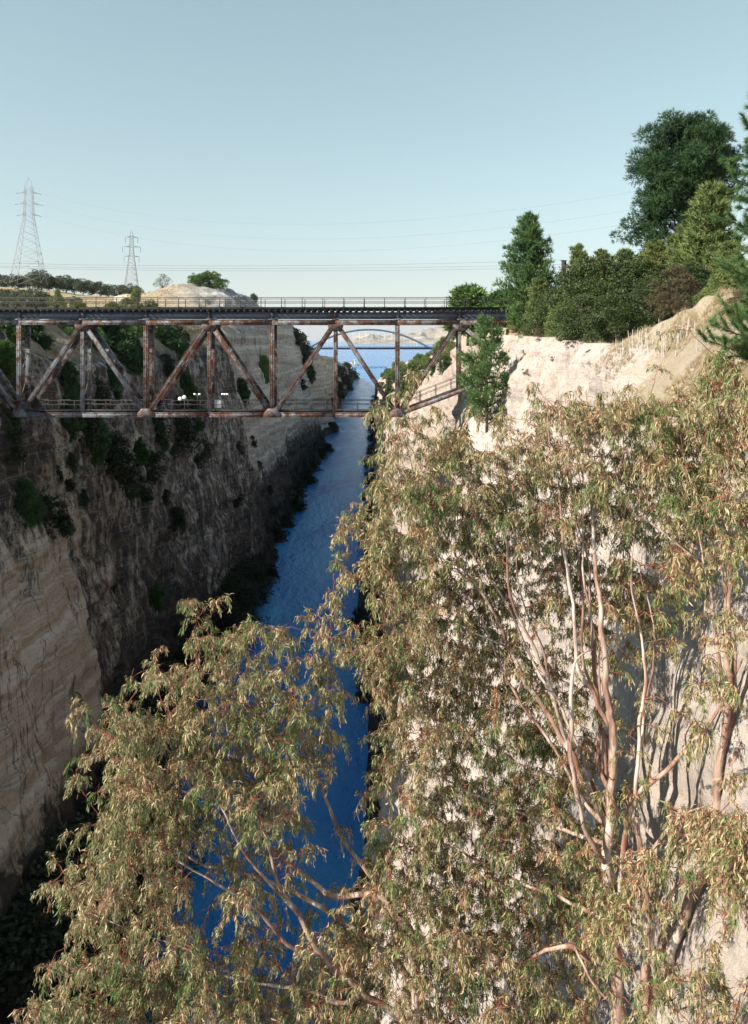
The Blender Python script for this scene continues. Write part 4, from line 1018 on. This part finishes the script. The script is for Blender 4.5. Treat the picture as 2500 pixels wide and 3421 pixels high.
for i, ((px, py, s), w) in enumerate(zip(CL, CLW)):
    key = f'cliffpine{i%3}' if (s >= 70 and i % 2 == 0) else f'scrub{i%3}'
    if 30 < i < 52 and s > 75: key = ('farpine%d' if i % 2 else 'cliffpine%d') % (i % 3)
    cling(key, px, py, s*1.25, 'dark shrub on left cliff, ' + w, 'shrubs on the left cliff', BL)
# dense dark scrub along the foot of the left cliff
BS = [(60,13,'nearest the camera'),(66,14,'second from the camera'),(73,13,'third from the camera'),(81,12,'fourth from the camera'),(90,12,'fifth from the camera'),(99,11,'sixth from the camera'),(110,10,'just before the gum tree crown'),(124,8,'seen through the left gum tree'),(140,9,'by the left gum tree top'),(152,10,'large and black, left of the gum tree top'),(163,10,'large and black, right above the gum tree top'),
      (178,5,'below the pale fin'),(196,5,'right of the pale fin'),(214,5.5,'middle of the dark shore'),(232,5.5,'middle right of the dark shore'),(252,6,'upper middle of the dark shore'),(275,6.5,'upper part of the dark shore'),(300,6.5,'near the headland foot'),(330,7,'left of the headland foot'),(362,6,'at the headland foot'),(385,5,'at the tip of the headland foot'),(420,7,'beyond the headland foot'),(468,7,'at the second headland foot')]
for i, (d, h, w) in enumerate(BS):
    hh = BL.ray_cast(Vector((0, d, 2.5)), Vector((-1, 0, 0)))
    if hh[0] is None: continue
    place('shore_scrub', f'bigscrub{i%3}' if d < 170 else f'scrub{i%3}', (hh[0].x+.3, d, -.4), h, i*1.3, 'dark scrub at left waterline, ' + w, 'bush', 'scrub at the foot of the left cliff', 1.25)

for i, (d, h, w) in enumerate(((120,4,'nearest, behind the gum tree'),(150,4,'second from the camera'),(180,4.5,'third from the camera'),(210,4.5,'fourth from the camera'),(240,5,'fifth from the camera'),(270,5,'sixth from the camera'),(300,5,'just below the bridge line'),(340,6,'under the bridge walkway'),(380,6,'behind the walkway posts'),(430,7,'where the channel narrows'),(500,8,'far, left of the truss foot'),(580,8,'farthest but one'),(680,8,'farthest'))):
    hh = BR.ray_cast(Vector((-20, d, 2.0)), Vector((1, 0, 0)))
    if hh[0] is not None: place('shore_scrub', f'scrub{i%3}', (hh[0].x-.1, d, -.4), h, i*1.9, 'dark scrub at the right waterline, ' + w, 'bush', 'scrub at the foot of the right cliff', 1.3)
# dirt track up the left hill
def dirt_track():
    pts = []
    for px, d in ((372,150),(385,180),(395,220),(398,260),(405,300),(412,340)):
        pts.append(((px-VX)/F*d, d))
    v = []
    for (x, y) in np.stack([np.interp(np.linspace(0, 5, 60), range(6), [p[i] for p in pts]) for i in (0, 1)], 1):
        for off in (-2.6, -1.3, 0, 1.3, 2.6):
            g = ground(x+off, y, BL); v.append((x+off+.3*math.sin(y*.3+off), y, g+.22 if g else 60))
    me = new_mesh('dirt_track', v, grid_faces(60, 5, True), M_track)
    tag(obj('dirt_track', me), 'pale dirt track climbing the dry left hill', 'path', kind='structure')
dirt_track()
# ------------------------------------------------------------------ gum trees in the foreground
DENS = """
00000000000000110016
00000000002200333469
00000000005434998999
00000000006876999999
00000000049999999999
00000000069999999879
00000000069999898866
00000410637999778724
00002676579999566513
00147997559999975242
00588999537999964131
00499998516899973120
00399998416899975213
01599677337999974368
04797356347999999747
03897364369999987235
01588675589999976344
25899987789999933635
48999999999999971464
48999999999999972465
"""
DENS = [[int(c) for c in r] for r in DENS.split()]
# limbs traced as (photo x, photo y, distance, radius); each tree is rooted on the right bank
EUC = {
 'A': dict(label='gum tree leaning left over the canal, crown at lower left', limbs=[
  [(1860,4150,16.2,.19),(1700,3960,15.6,.18),(1500,3700,14.8,.17),(1430,3520,14.6,.15),(1386,3420,14.5,.13)],
  [(1386,3420,14.5,.12),(1386,3320,14.6,.10),(1326,3214,14.7,.085),(1258,3161,14.9,.075),(1180,3100,15.0,.065),(1097,3046,15.1,.06),(908,2948,15.3,.05),(757,2902,15.5,.04),(666,2887,15.6,.03),(540,2800,15.7,.018)],
  [(1386,3420,14.5,.11),(1394,3184,14.8,.10),(1303,3033,15.0,.09),(1250,2985,15.1,.08),(1120,2993,15.2,.07),(1045,2948,15.3,.062),(939,2865,15.4,.055),(855,2796,15.5,.047),(795,2736,15.5,.04),(727,2675,15.6,.033),(666,2615,15.6,.027),(606,2554,15.7,.02),(540,2480,15.7,.014),(480,2400,15.8,.008)],
  [(1386,3420,14.5,.11),(1200,3320,14.4,.09),(1067,3190,14.4,.08),(1030,3130,14.4,.072),(984,3046,14.5,.066),(957,3008,14.5,.062),(924,2925,14.6,.05),(908,2857,14.6,.045),(871,2766,14.7,.036),(833,2660,14.8,.028),(790,2560,14.9,.022),(760,2440,15,.018),(740,2300,15.1,.012),(700,2130,15.2,.007)],
  [(957,3008,14.5,.045),(855,2902,14.4,.038),(787,2796,14.4,.032),(749,2706,14.4,.027),(681,2622,14.5,.022),(620,2530,14.6,.016),(570,2420,14.7,.01),(560,2330,14.8,.006)],
  [(1303,3033,15.0,.075),(1249,2950,15.2,.065),(1211,2895,15.3,.06),(1143,2789,15.5,.05),(1082,2660,15.7,.043),(1037,2539,15.8,.036),(1007,2463,15.9,.03),(961,2289,16.1,.022),(930,2213,16.2,.015),(960,2120,16.3,.008)],
  [(1067,3190,14.4,.06),(961,3160,14.2,.05),(893,3077,14.2,.044),(818,3008,14.2,.036),(727,2955,14.2,.028),(606,2887,14.2,.02),(480,2800,14.3,.014),(380,2700,14.4,.008)],
  [(1200,3320,14.4,.06),(1135,3349,14.2,.05),(1022,3304,14.3,.042),(833,3281,14.6,.033),(640,3240,14.8,.022),(420,3270,15.0,.014),(250,3300,15.1,.008)],
  [(833,3281,14.6,.025),(640,3180,14,.02),(480,3120,14.1,.015),(300,3050,14.2,.008)],
  [(727,2675,15.6,.02),(600,2640,15.6,.015),(450,2560,15.6,.012),(350,2460,15.6,.006)]]),
 'B': dict(label='many stemmed gum tree with pale trunks right of centre', limbs=[
  [(2120,3800,14.2,.19),(2075,3421,14,.165),(2065,3244,14,.145),(2045,3000,14,.13),(2037,2820,14,.12),(2042,2600,14,.108),(2033,2427,14,.10),(2025,2250,14,.08),(2010,2050,14.1,.066),(1990,1900,14.2,.052),(1985,1700,14.3,.04),(1965,1500,14.4,.026),(1960,1300,14.4,.012)],
  [(2033,2427,14,.07),(1985,2320,14,.06),(1935,2240,14,.055),(1920,2100,14,.05),(1905,1950,14,.042),(1880,1800,14,.034),(1870,1650,14.1,.027),(1840,1500,14.2,.02),(1830,1330,14.3,.01)],
  [(2037,2820,14,.095),(2020,2745,14.1,.09),(1970,2660,14.2,.085),(1905,2520,14.4,.08),(1825,2375,14.6,.07),(1765,2290,14.7,.063),(1704,2167,14.9,.055),(1659,2061,15,.048),(1606,1970,15.1,.042),(1550,1900,15.2,.034),(1480,1780,15.3,.026),(1400,1650,15.4,.018),(1330,1520,15.5,.01)],
  [(1905,2520,14.4,.06),(1850,2330,14.2,.052),(1800,2200,14.2,.047),(1740,2080,14.2,.04),(1700,1960,14.2,.034),(1690,1800,14.3,.027),(1640,1700,14.4,.02),(1560,1560,14.5,.01)],
  [(2020,2880,13.9,.07),(1945,2760,13.8,.066),(1925,2600,13.8,.062),(1908,2525,13.8,.06),(1908,2400,13.8,.058),(1908,2275,13.8,.05),(1930,2200,13.8,.022),(1985,2170,13.8,.012)],
  [(2040,2640,14,.06),(2005,2560,14.2,.055),(2000,2430,14.3,.05),(1985,2200,14.4,.043),(1975,2000,14.5,.034),(1960,1850,14.5,.026),(1920,1700,14.6,.017),(1900,1520,14.6,.008)],
  [(2055,3100,14,.08),(2094,2790,13.8,.075),(2120,2692,13.7,.07),(2143,2647,13.7,.062),(2234,2563,13.6,.054),(2325,2472,13.5,.047),(2408,2351,13.4,.038),(2480,2200,13.3,.02)],
  [(2120,2692,13.7,.05),(2137,2500,13.8,.05),(2140,2427,13.8,.048),(2158,2275,13.8,.042),(2150,2150,13.8,.034),(2130,2050,13.9,.028),(2110,1950,13.9,.023),(2120,1800,13.9,.018),(2140,1650,13.9,.013),(2150,1500,13.9,.007)],
  [(2067,3330,14,.09),(2040,3225,13.9,.08),(1961,3200,13.9,.072),(1916,3157,14.0,.06),(1825,3176,14.1,.045),(1727,3222,14.3,.03),(1600,3200,14.6,.016),(1480,3150,14.9,.008)],
  [(1916,3157,14.0,.035),(1980,3280,13.2,.03),(2040,3350,13.1,.024)],
  [(2037,2820,14,.06),(1950,2790,14.6,.055),(1830,2750,15.0,.05),(1700,2700,15.3,.04),(1560,2640,15.5,.03),(1420,2560,15.7,.018),(1320,2480,15.8,.008)],
  [(2055,3100,14,.06),(1900,3010,14.5,.05),(1760,2960,14.9,.04),(1600,2880,15.1,.03),(1450,2800,15.2,.018),(1330,2720,15.3,.008)],
  [(1704,2167,14.9,.03),(1600,2120,15.1,.025),(1480,2060,15.3,.018),(1340,2000,15.5,.012),(1220,1960,15.6,.006)],
  [(1550,1900,15.2,.025),(1450,1850,15.4,.02),(1330,1780,15.6,.013),(1230,1720,15.8,.006)],
  [(1400,1650,15.4,.014),(1360,1500,15.3,.011),(1330,1390,15.2,.008),(1290,1340,15.1,.005)]]),
 'C': dict(label='gum tree at the right edge with reddish forked trunk', limbs=[
  [(2230,3620,13.3,.15),(2241,3214,13.3,.13),(2279,3093,13.3,.12),(2309,3017,13.3,.115),(2345,2900,13.2,.105),(2400,2650,13.1,.095),(2425,2465,13.0,.088),(2427,2200,13.0,.07),(2430,1993,13.0,.055),(2415,1857,13.0,.045),(2440,1700,13.0,.033),(2430,1500,13,.022),(2450,1330,13,.01)],
  [(2425,2465,13.0,.07),(2455,2350,13,.062),(2455,2200,13,.055),(2440,2000,12.9,.045),(2470,1850,12.9,.033),(2490,1650,12.9,.018),(2480,1400,12.9,.008)],
  [(2425,2400,13,.055),(2408,2235,13.1,.047),(2378,2008,13.2,.04),(2355,1902,13.2,.035),(2309,1857,13.2,.03),(2188,1758,13.3,.02),(2100,1700,13.4,.012),(2050,1560,13.5,.006)],
  [(2225,3400,13.3,.07),(2180,3184,13.1,.06),(2204,3048,13.0,.05),(2295,2927,12.9,.042),(2370,2830,12.8,.03),(2460,2760,12.7,.015)],
  [(2400,2650,13.1,.06),(2480,2480,12.8,.05),(2560,2330,12.6,.04),(2600,2100,12.5,.02)],
  [(2355,1902,13.2,.02),(2320,1700,13.3,.016),(2290,1550,13.3,.012),(2270,1400,13.4,.007)],
  [(2279,3093,13.3,.05),(2380,3150,12.9,.035),(2480,3200,12.7,.02)],
  [(2241,3330,13.3,.05),(2330,3330,12.8,.035),(2430,3380,12.6,.02)]]),
}
for li_, dx, dy in ((1, 38, -30), (2, 45, -20), (2, -40, 30), (3, 30, -35), (5, 28, 20), (7, 34, -40), (0, -36, 10)):
    L_ = EUC['B']['limbs'][li_][4 if li_ == 0 else 1:]
    EUC['B']['limbs'].append([L_[0]] + [(x+dx*min(1, .35*k), y+dy, d+.2, r*.6) for k, (x, y, d, r) in enumerate(L_[1:], 1)])
EUC['D'] = dict(label='slender pale gum stem rising between the central trunks and the right edge tree', limbs=[
  [(2150,3700,13.6,.12),(2158,3400,13.6,.105),(2165,3200,13.6,.095),(2168,3000,13.6,.085),(2155,2900,13.6,.08),(2138,2800,13.6,.07),(2130,2730,13.65,.06)],
  [(2155,2900,13.6,.05),(2210,2800,13.6,.04),(2290,2720,13.5,.025),(2380,2690,13.4,.012)]])
def smooth_path(pts, step=.12):
    pts = np.asarray(pts, float); n = len(pts)
    seg = np.concatenate([[0], np.cumsum(np.linalg.norm(np.diff(pts[:, :3], axis=0), axis=1))])
    m = max(6, int(seg[-1]/step)); t = np.linspace(0, seg[-1], m)
    # Catmull-Rom through the traced points
    out = np.zeros((m, 4)); i = np.clip(np.searchsorted(seg, t, 'right')-1, 0, n-2)
    u = ((t-seg[i])/np.maximum(seg[i+1]-seg[i], 1e-6))[:, None]
    p0, p1, p2, p3 = pts[np.maximum(i-1, 0)], pts[i], pts[i+1], pts[np.minimum(i+2, n-1)]
    out = .5*((2*p1)+(-p0+p2)*u+(2*p0-5*p1+4*p2-p3)*u*u+(-p0+3*p1-3*p2+p3)*u**3)
    out[:, 3] = np.interp(t, seg, pts[:, 3])
    return out
def build_gums():
    rng = np.random.RandomState(400)
    roots, nodes, nt, nr = {}, [], [], []
    for key, T in EUC.items():
        b = P(*T['limbs'][0][0][:3]); r = empty('gum_tree', tuple(b)); roots[key] = r
        tag(r, T['label'], 'tree', 'gum trees in the foreground'); r_loc = b
        for li, L in enumerate(T['limbs']):
            pts = np.array([(*P(x, y, d), rad) for x, y, d, rad in L])
            pts[:, 3] *= .72; sp = smooth_path(pts)
            w = np.stack([fbm(np.arange(len(sp))*.15, li*7.3, ord(key)+k*9.1, 4, 81, .6) for k in range(3)], 1)*np.array([1, 1, .35])*.06
            if li: w[0] = 0
            sp[:, :3] += w*np.clip(sp[:, 3:4]*14, .3, 1)
            rad = sp[:, 3]*(1+.10*vnoise(np.arange(len(sp))*.7, li, 3.3, 83))
            o = MB().tube(sp[:, :3]-r_loc, rad, 9).build('trunk' if li == 0 else 'limb', M_eucbark, r, True)
            for q in sp[2::2]:
                if q[3] < .085: nodes.append(q[:3]); nt.append(key); nr.append(q[3])
    nodes = np.array(nodes); nt = np.array(nt); nr = np.array(nr)
    # spray hubs spread through the crown volume
    hubs = []
    for r_, row in enumerate(DENS):
        for c_, v in enumerate(row):
            lam = (2.2*v if v > 6 else (1.35*v if v > 4 else (.7*v if v > 2 else .4*v)))
            for _ in range(rng.poisson(lam)):
                px = (c_+rng.uniform(0, 1))*125; py = 1125+(r_+rng.uniform(0, 1))*125 - 25
                base = np.interp(px, [0, 1100, 1700, 2050, 2300, 2500], [14.4, 15.1, 15.0, 14.7, 13.7, 13.0])
                d = base + rng.normal(0, .75)
                if 1450 < px < 2230 and 1750 < py < 3150: d = base + .55 + abs(rng.normal(0, .8)) if rng.uniform(0, 1) < .8 else d
                p = P(px, py, d)
                wall = -5.2+p[2]/SLOPE-.9
                if p[0] > wall-0.2:
                    d *= max(.8, (wall-.2)/p[0]); p = P(px, py, d)
                hubs.append(p)
    hubs = np.array(hubs)
    dist = np.array([np.min(np.linalg.norm(nodes-h, axis=1)) for h in hubs])
    order = np.argsort(dist)
    cap = len(nodes)+len(hubs)*6
    NP = np.zeros((cap, 3)); NP[:len(nodes)] = nodes; NK = np.empty(cap, dtype='U1'); NK[:len(nodes)] = nt; NR = np.zeros(cap); NR[:len(nodes)] = nr
    n = len(nodes)
    br = {k: MB() for k in EUC}; tw = {k: MB() for k in EUC}; LV_ = {k: [] for k in EUC}
    def leaves_along(key, p, dens, up0):
        """leaves hanging from one twig polyline"""
        L = np.linalg.norm(np.diff(p, axis=0), axis=1).sum(); k = max(4, int(L*dens))
        s = rng.uniform(.12, 1.0, k); i = np.clip((s*(len(p)-1)).astype(int), 0, len(p)-2); f = (s*(len(p)-1)-i)[:, None]
        q = p[i]*(1-f)+p[i+1]*f
        tdir = unit(p[i+1]-p[i])
        d = unit(np.array([0, 0, -1.0]) + tdir*.45 + rng.normal(0, .48, (k, 3)))
        q = q + rng.normal(0, .022, (k, 3))
        LV_[key].append((q, d))
    for hi in order:
        h = hubs[hi]
        dv = h-NP[:n]; dd = np.linalg.norm(dv, axis=1) + .35*np.maximum(0, -dv[:, 2]) - .3*np.clip(NR[:n]*0, 0, 1)
        j = int(np.argmin(dd)); key = NK[j]; a = NP[j]; ln = np.linalg.norm(h-a)
        p = bez(a, h, .18*ln+.05, 6, rng, .03*ln+.004)
        r0 = min(max(.006+.009*ln, .007), NR[j]*.8+.002)
        br[key].tube(p-np.array(roots[key].location), np.linspace(r0, .005, 6), 5, False)
        for q in p[2:]:
            NP[n] = q; NK[n] = key; NR[n] = .008; n += 1
        # twigs: arch outwards, then droop
        for t in range(rng.randint(3, 6)):
            a2 = rng.uniform(0, 6.28); ln2 = rng.uniform(.14, .52)
            out = np.array([math.cos(a2), math.sin(a2), rng.uniform(-.7, .9)])
            out = unit(out*.8+unit(h-a)*.5)
            e = h + out*ln2*.75 + np.array([0, 0, -ln2*rng.uniform(.1, .85)])
            tp = np.array([h, h+out*ln2*.38+np.array([0, 0, .03]), h+out*ln2*.66+np.array([0, 0, -.08*ln2]), e])
            tw[key].tube(tp-np.array(roots[key].location), [.005, .0042, .0035, .0025], 3, False)
            leaves_along(key, tp, 78, out)
        for t in range(3):
            out = unit(rng.normal(0, 1, 3)+np.array([0, 0, .3])); ln2 = rng.uniform(.12, .3)
            tp = np.array([h, h+out*ln2*.5, h+out*ln2+np.array([0, 0, -.06])])
            tw[key].tube(tp-np.array(roots[key].location), [.0045, .004, .003], 3, False)
    tot = 0
    for key in EUC:
        r = roots[key]; O = np.array(r.location)
        if br[key].n: tag(br[key].build('branches', M_euctwig, r, True), kind='stuff')
        if br[key].n: tag(tw[key].build('twigs', M_euctwig, r), kind='stuff')
        if not LV_[key]: continue
        q = np.concatenate([a for a, _ in LV_[key]]); d = np.concatenate([b for _, b in LV_[key]])
        k = len(q); tot += k
        ln = rng.uniform(.075, .155, (k, 1)); wd = rng.uniform(.013, .022, (k, 1))
        s = unit(np.cross(d, rng.normal(0, 1, (k, 3)))); nrm = np.cross(s, d)
        cv = rng.normal(0, .16, (k, 1))*ln; cu = rng.normal(0, .10, (k, 1))*ln
        b0 = q-O
        m1 = b0+d*ln*.33+s*cv*.8+nrm*cu; m2 = b0+d*ln*.68+s*cv*.9+nrm*cu*1.4; tp = b0+d*ln+s*cv*.1+nrm*cu*.4
        v = np.stack([b0, m1-s*wd*.5, m1+s*wd*.5, m2-s*wd*.42, m2+s*wd*.42, tp], 1).reshape(-1, 3)
        f = np.array([(0,1,2),(1,3,4),(1,4,2),(3,5,4)])
        F_ = (np.arange(k)[:, None, None]*6+f[None]).reshape(-1, 3)
        tag(obj('leaves', new_mesh('leaves', v, F_, M_euc), r), kind='stuff')
    print('HUBS', len(hubs), 'LEAVES', tot)
build_gums()

# ------------------------------------------------------------------ close pine at the right edge
def near_pine():
    rng = np.random.RandomState(500); d0 = 13.0
    b = P(2720, 1400, d0); g = ground(b[0], d0, BR); b[2] = g-.1
    r = empty('near_pine', tuple(b)); tag(r, 'close long needled pine reaching in from the right picture edge', 'tree')
    H = P(2720, 250, d0)[2]-b[2]
    MB().tube([(0,0,-.3),(.05,0,H*.3),(-.03,0,H*.7),(0,0,H)], [.13,.11,.07,.02], 8).build('trunk', M_bark, r, True)
    tips = [(2470,430),(2450,520),(2430,600),(2470,660),(2420,740),(2440,830),(2400,900),(2455,960),(2500,350),(2490,560),(2480,780),(2400,1035),(2345,1085),(2380,1130),(2440,1090),(2460,1160),(2420,1180),(2490,1000),(2500,880),(2500,700),(2330,1140),(2470,1060)]
    C = []; D = []
    for i, (px, py) in enumerate(tips):
        e = P(px+28, py, d0+rng.uniform(-.5, .6))-b; s = np.array([0, 0, np.clip(e[2]-.35, .3, H)])
        p = bez(s, e, -.12, 9, rng, .02)
        MB().tube(p, np.linspace(.028, .006, 9), 5, False).build('limb', M_bark, r, True)
        cs = [p]
        for t in np.linspace(.35, .97, 9):
            k = t*8; j = min(int(k), 7); q = p[j]*(1-k+j)+p[j+1]*(k-j)
            o = unit(unit(p[-1]-p[0])*.7+rng.normal(0, .6, 3)+np.array([0, 0, .25])); L = rng.uniform(.15, .38)
            w = np.stack([q, q+o*L*.5, q+o*L+np.array([0, 0, .04])]); cs.append(w)
            MB().tube(w, [.007, .005, .004], 4, False).build('twig', M_bark, r)
        for w in cs:
            t = rng.uniform(.30 if len(w) > 4 else .1, 1.0, 34 if len(w) > 4 else 24); k = t*(len(w)-1); j = np.minimum(k.astype(int), len(w)-2); f = (k-j)[:, None]
            C.append(w[j]*(1-f)+w[j+1]*f); D.append(np.repeat(unit(w[-1]-w[0])[None], len(t), 0))
    C = np.concatenate(C); D = np.concatenate(D)
    v, f = needle_tufts(C, D, .14, .0075, 13, .55, rng)
    tag(obj('needles', new_mesh('needles', v, f, M_pine2), r), kind='stuff')
near_pine()

# ------------------------------------------------------------------ dry stalks and grass on the right bank
def stalks():
    rng = np.random.RandomState(600); protos = []
    for k in range(4):
        z = np.linspace(0, 1, 12); rad = np.where(z < .35, .006, .012*(1-.55*z)+.004)*(1+.35*rng.uniform(-1, 1, 12)); rad[-1] = .003
        pts = np.stack([.03*np.sin(z*2+k), .02*np.sin(z*3), z], 1)
        protos.append(MB().tube(pts, rad, 5).mesh('stalk', M_stalk))
    n = 0
    spots = []
    for _ in range(110): px = 2000+225*rng.beta(1.2, 1.2); spots.append((px, np.interp(px, [2000, 2215], [1180, 1105]) + rng.uniform(0, 105)))
    for _ in range(36): spots.append((rng.uniform(2215, 2350), rng.uniform(1120, 1210)))
    for px, py in spots:
        hh = ray(px, py, BR)
        if hh is None: continue
        x, d, g = hh[0]
        if vnoise(x*1.4, d*1.1, 0, 95) < -.2: continue
        h = rng.uniform(.25, .9)
        o = obj('dry_stalk', protos[rng.randint(4)], None, (x, d, g-.03), rng.uniform(0, 6.28), (1, 1, h))
        o.rotation_euler = (rng.normal(0, .06), rng.normal(0, .06), rng.uniform(0, 6.28))
        tag(o, 'bleached dry flower stalk standing on the bare right bank below the bushes', 'dry stalk', 'dry flower stalks on the right bank'); n += 1
stalks()
def dry_grass():
    rng = np.random.RandomState(610); C = []
    for _ in range(7000):
        px = rng.uniform(1960, 2560); py = rng.uniform(960, 1480); h = ray(px, py, BR)
        if h is None or abs(h[1].z) < .3 or h[0].y > 45 or rng.uniform(0, 1) < (py-1180)/300: continue
        x, d, _z = h[0]
        if vnoise(x*.9, d*.9, 0, 90) < -.15: continue
        C.append(h[0])
    C = np.array(C)
    v, f = needle_tufts(C, np.tile([0, 0, 1.0], (len(C), 1)), .28, .010, 9, .45, rng)
    o = obj('dry_grass', new_mesh('dry_grass', v, f, M_dry)); tag(o, 'dry straw coloured grass on the right bank', 'grass', kind='stuff')
    C = []
    for _ in range(9000):
        d = rng.uniform(130, 400); px = rng.uniform(150, 700); x = (px-VX)/F*d
        h = BL.ray_cast(Vector((x, d, 160)), Vector((0, 0, -1)))
        if h[0] is None or abs(h[1].z) < .6 or h[0].z < 58 or vnoise(x*.08, d*.05, 0, 91) < -.1: continue
        C.append(h[0])
    C = np.array(C); v, f = needle_tufts(C, np.tile([0, 0, 1.0], (len(C), 1)), .75, .09, 6, .5, rng)
    o = obj('dry_grass', new_mesh('dry_grass', v, f, M_dry)); tag(o, 'dry straw coloured grass on the left hill', 'grass', kind='stuff')
dry_grass()
def stones():
    rng = np.random.RandomState(620); pr = []
    for k in range(4):
        u = np.array([(math.cos(a)*math.cos(e), math.sin(a)*math.cos(e), math.sin(e)) for e in (-.9, -.1, .7) for a in np.linspace(0, 6.28, 7)[:-1]])
        v = np.vstack([u*rng.uniform(.7, 1.2, (18, 1))*np.array([1, .8, .6]), [(0, 0, .6)]])
        q = [(r*6+i, r*6+(i+1) % 6, (r+1)*6+(i+1) % 6, (r+1)*6+i) for r in range(2) for i in range(6)]; t = [(12+i, 12+(i+1) % 6, 18) for i in range(6)]
        pr.append(MB().add(v, q, t).mesh('stone', M_rockR))
    for _ in range(70):
        h = ray(rng.uniform(1990, 2480), rng.uniform(1000, 1500), BR)
        if h is None or h[0].y > 45: continue
        o = obj('loose_stone', pr[rng.randint(4)], None, h[0], rng.uniform(0, 6), rng.uniform(.04, .13))
        tag(o, 'small pale loose stone lying on the bare right bank', 'stone', 'loose stones on the right bank')
stones()

# ------------------------------------------------------------------ haze
def haze():
    m = bpy.data.materials.new('thin_haze'); m.use_nodes = True; nt = m.node_tree; nt.nodes.clear()
    pv = nt.nodes.new('ShaderNodeVolumePrincipled'); out = nt.nodes.new('ShaderNodeOutputMaterial')
    pv.inputs['Color'].default_value = (.78, .88, 1.0, 1); pv.inputs['Density'].default_value = 2.6e-5; pv.inputs['Anisotropy'].default_value = .2
    nt.links.new(pv.outputs[0], out.inputs['Volume'])
    me = MB().box((-42500, -600, -6), (42500, 42500, 900)).mesh('haze', m)
    tag(obj('haze', me), 'thin pale blue sea haze', 'haze', kind='stuff')
haze()
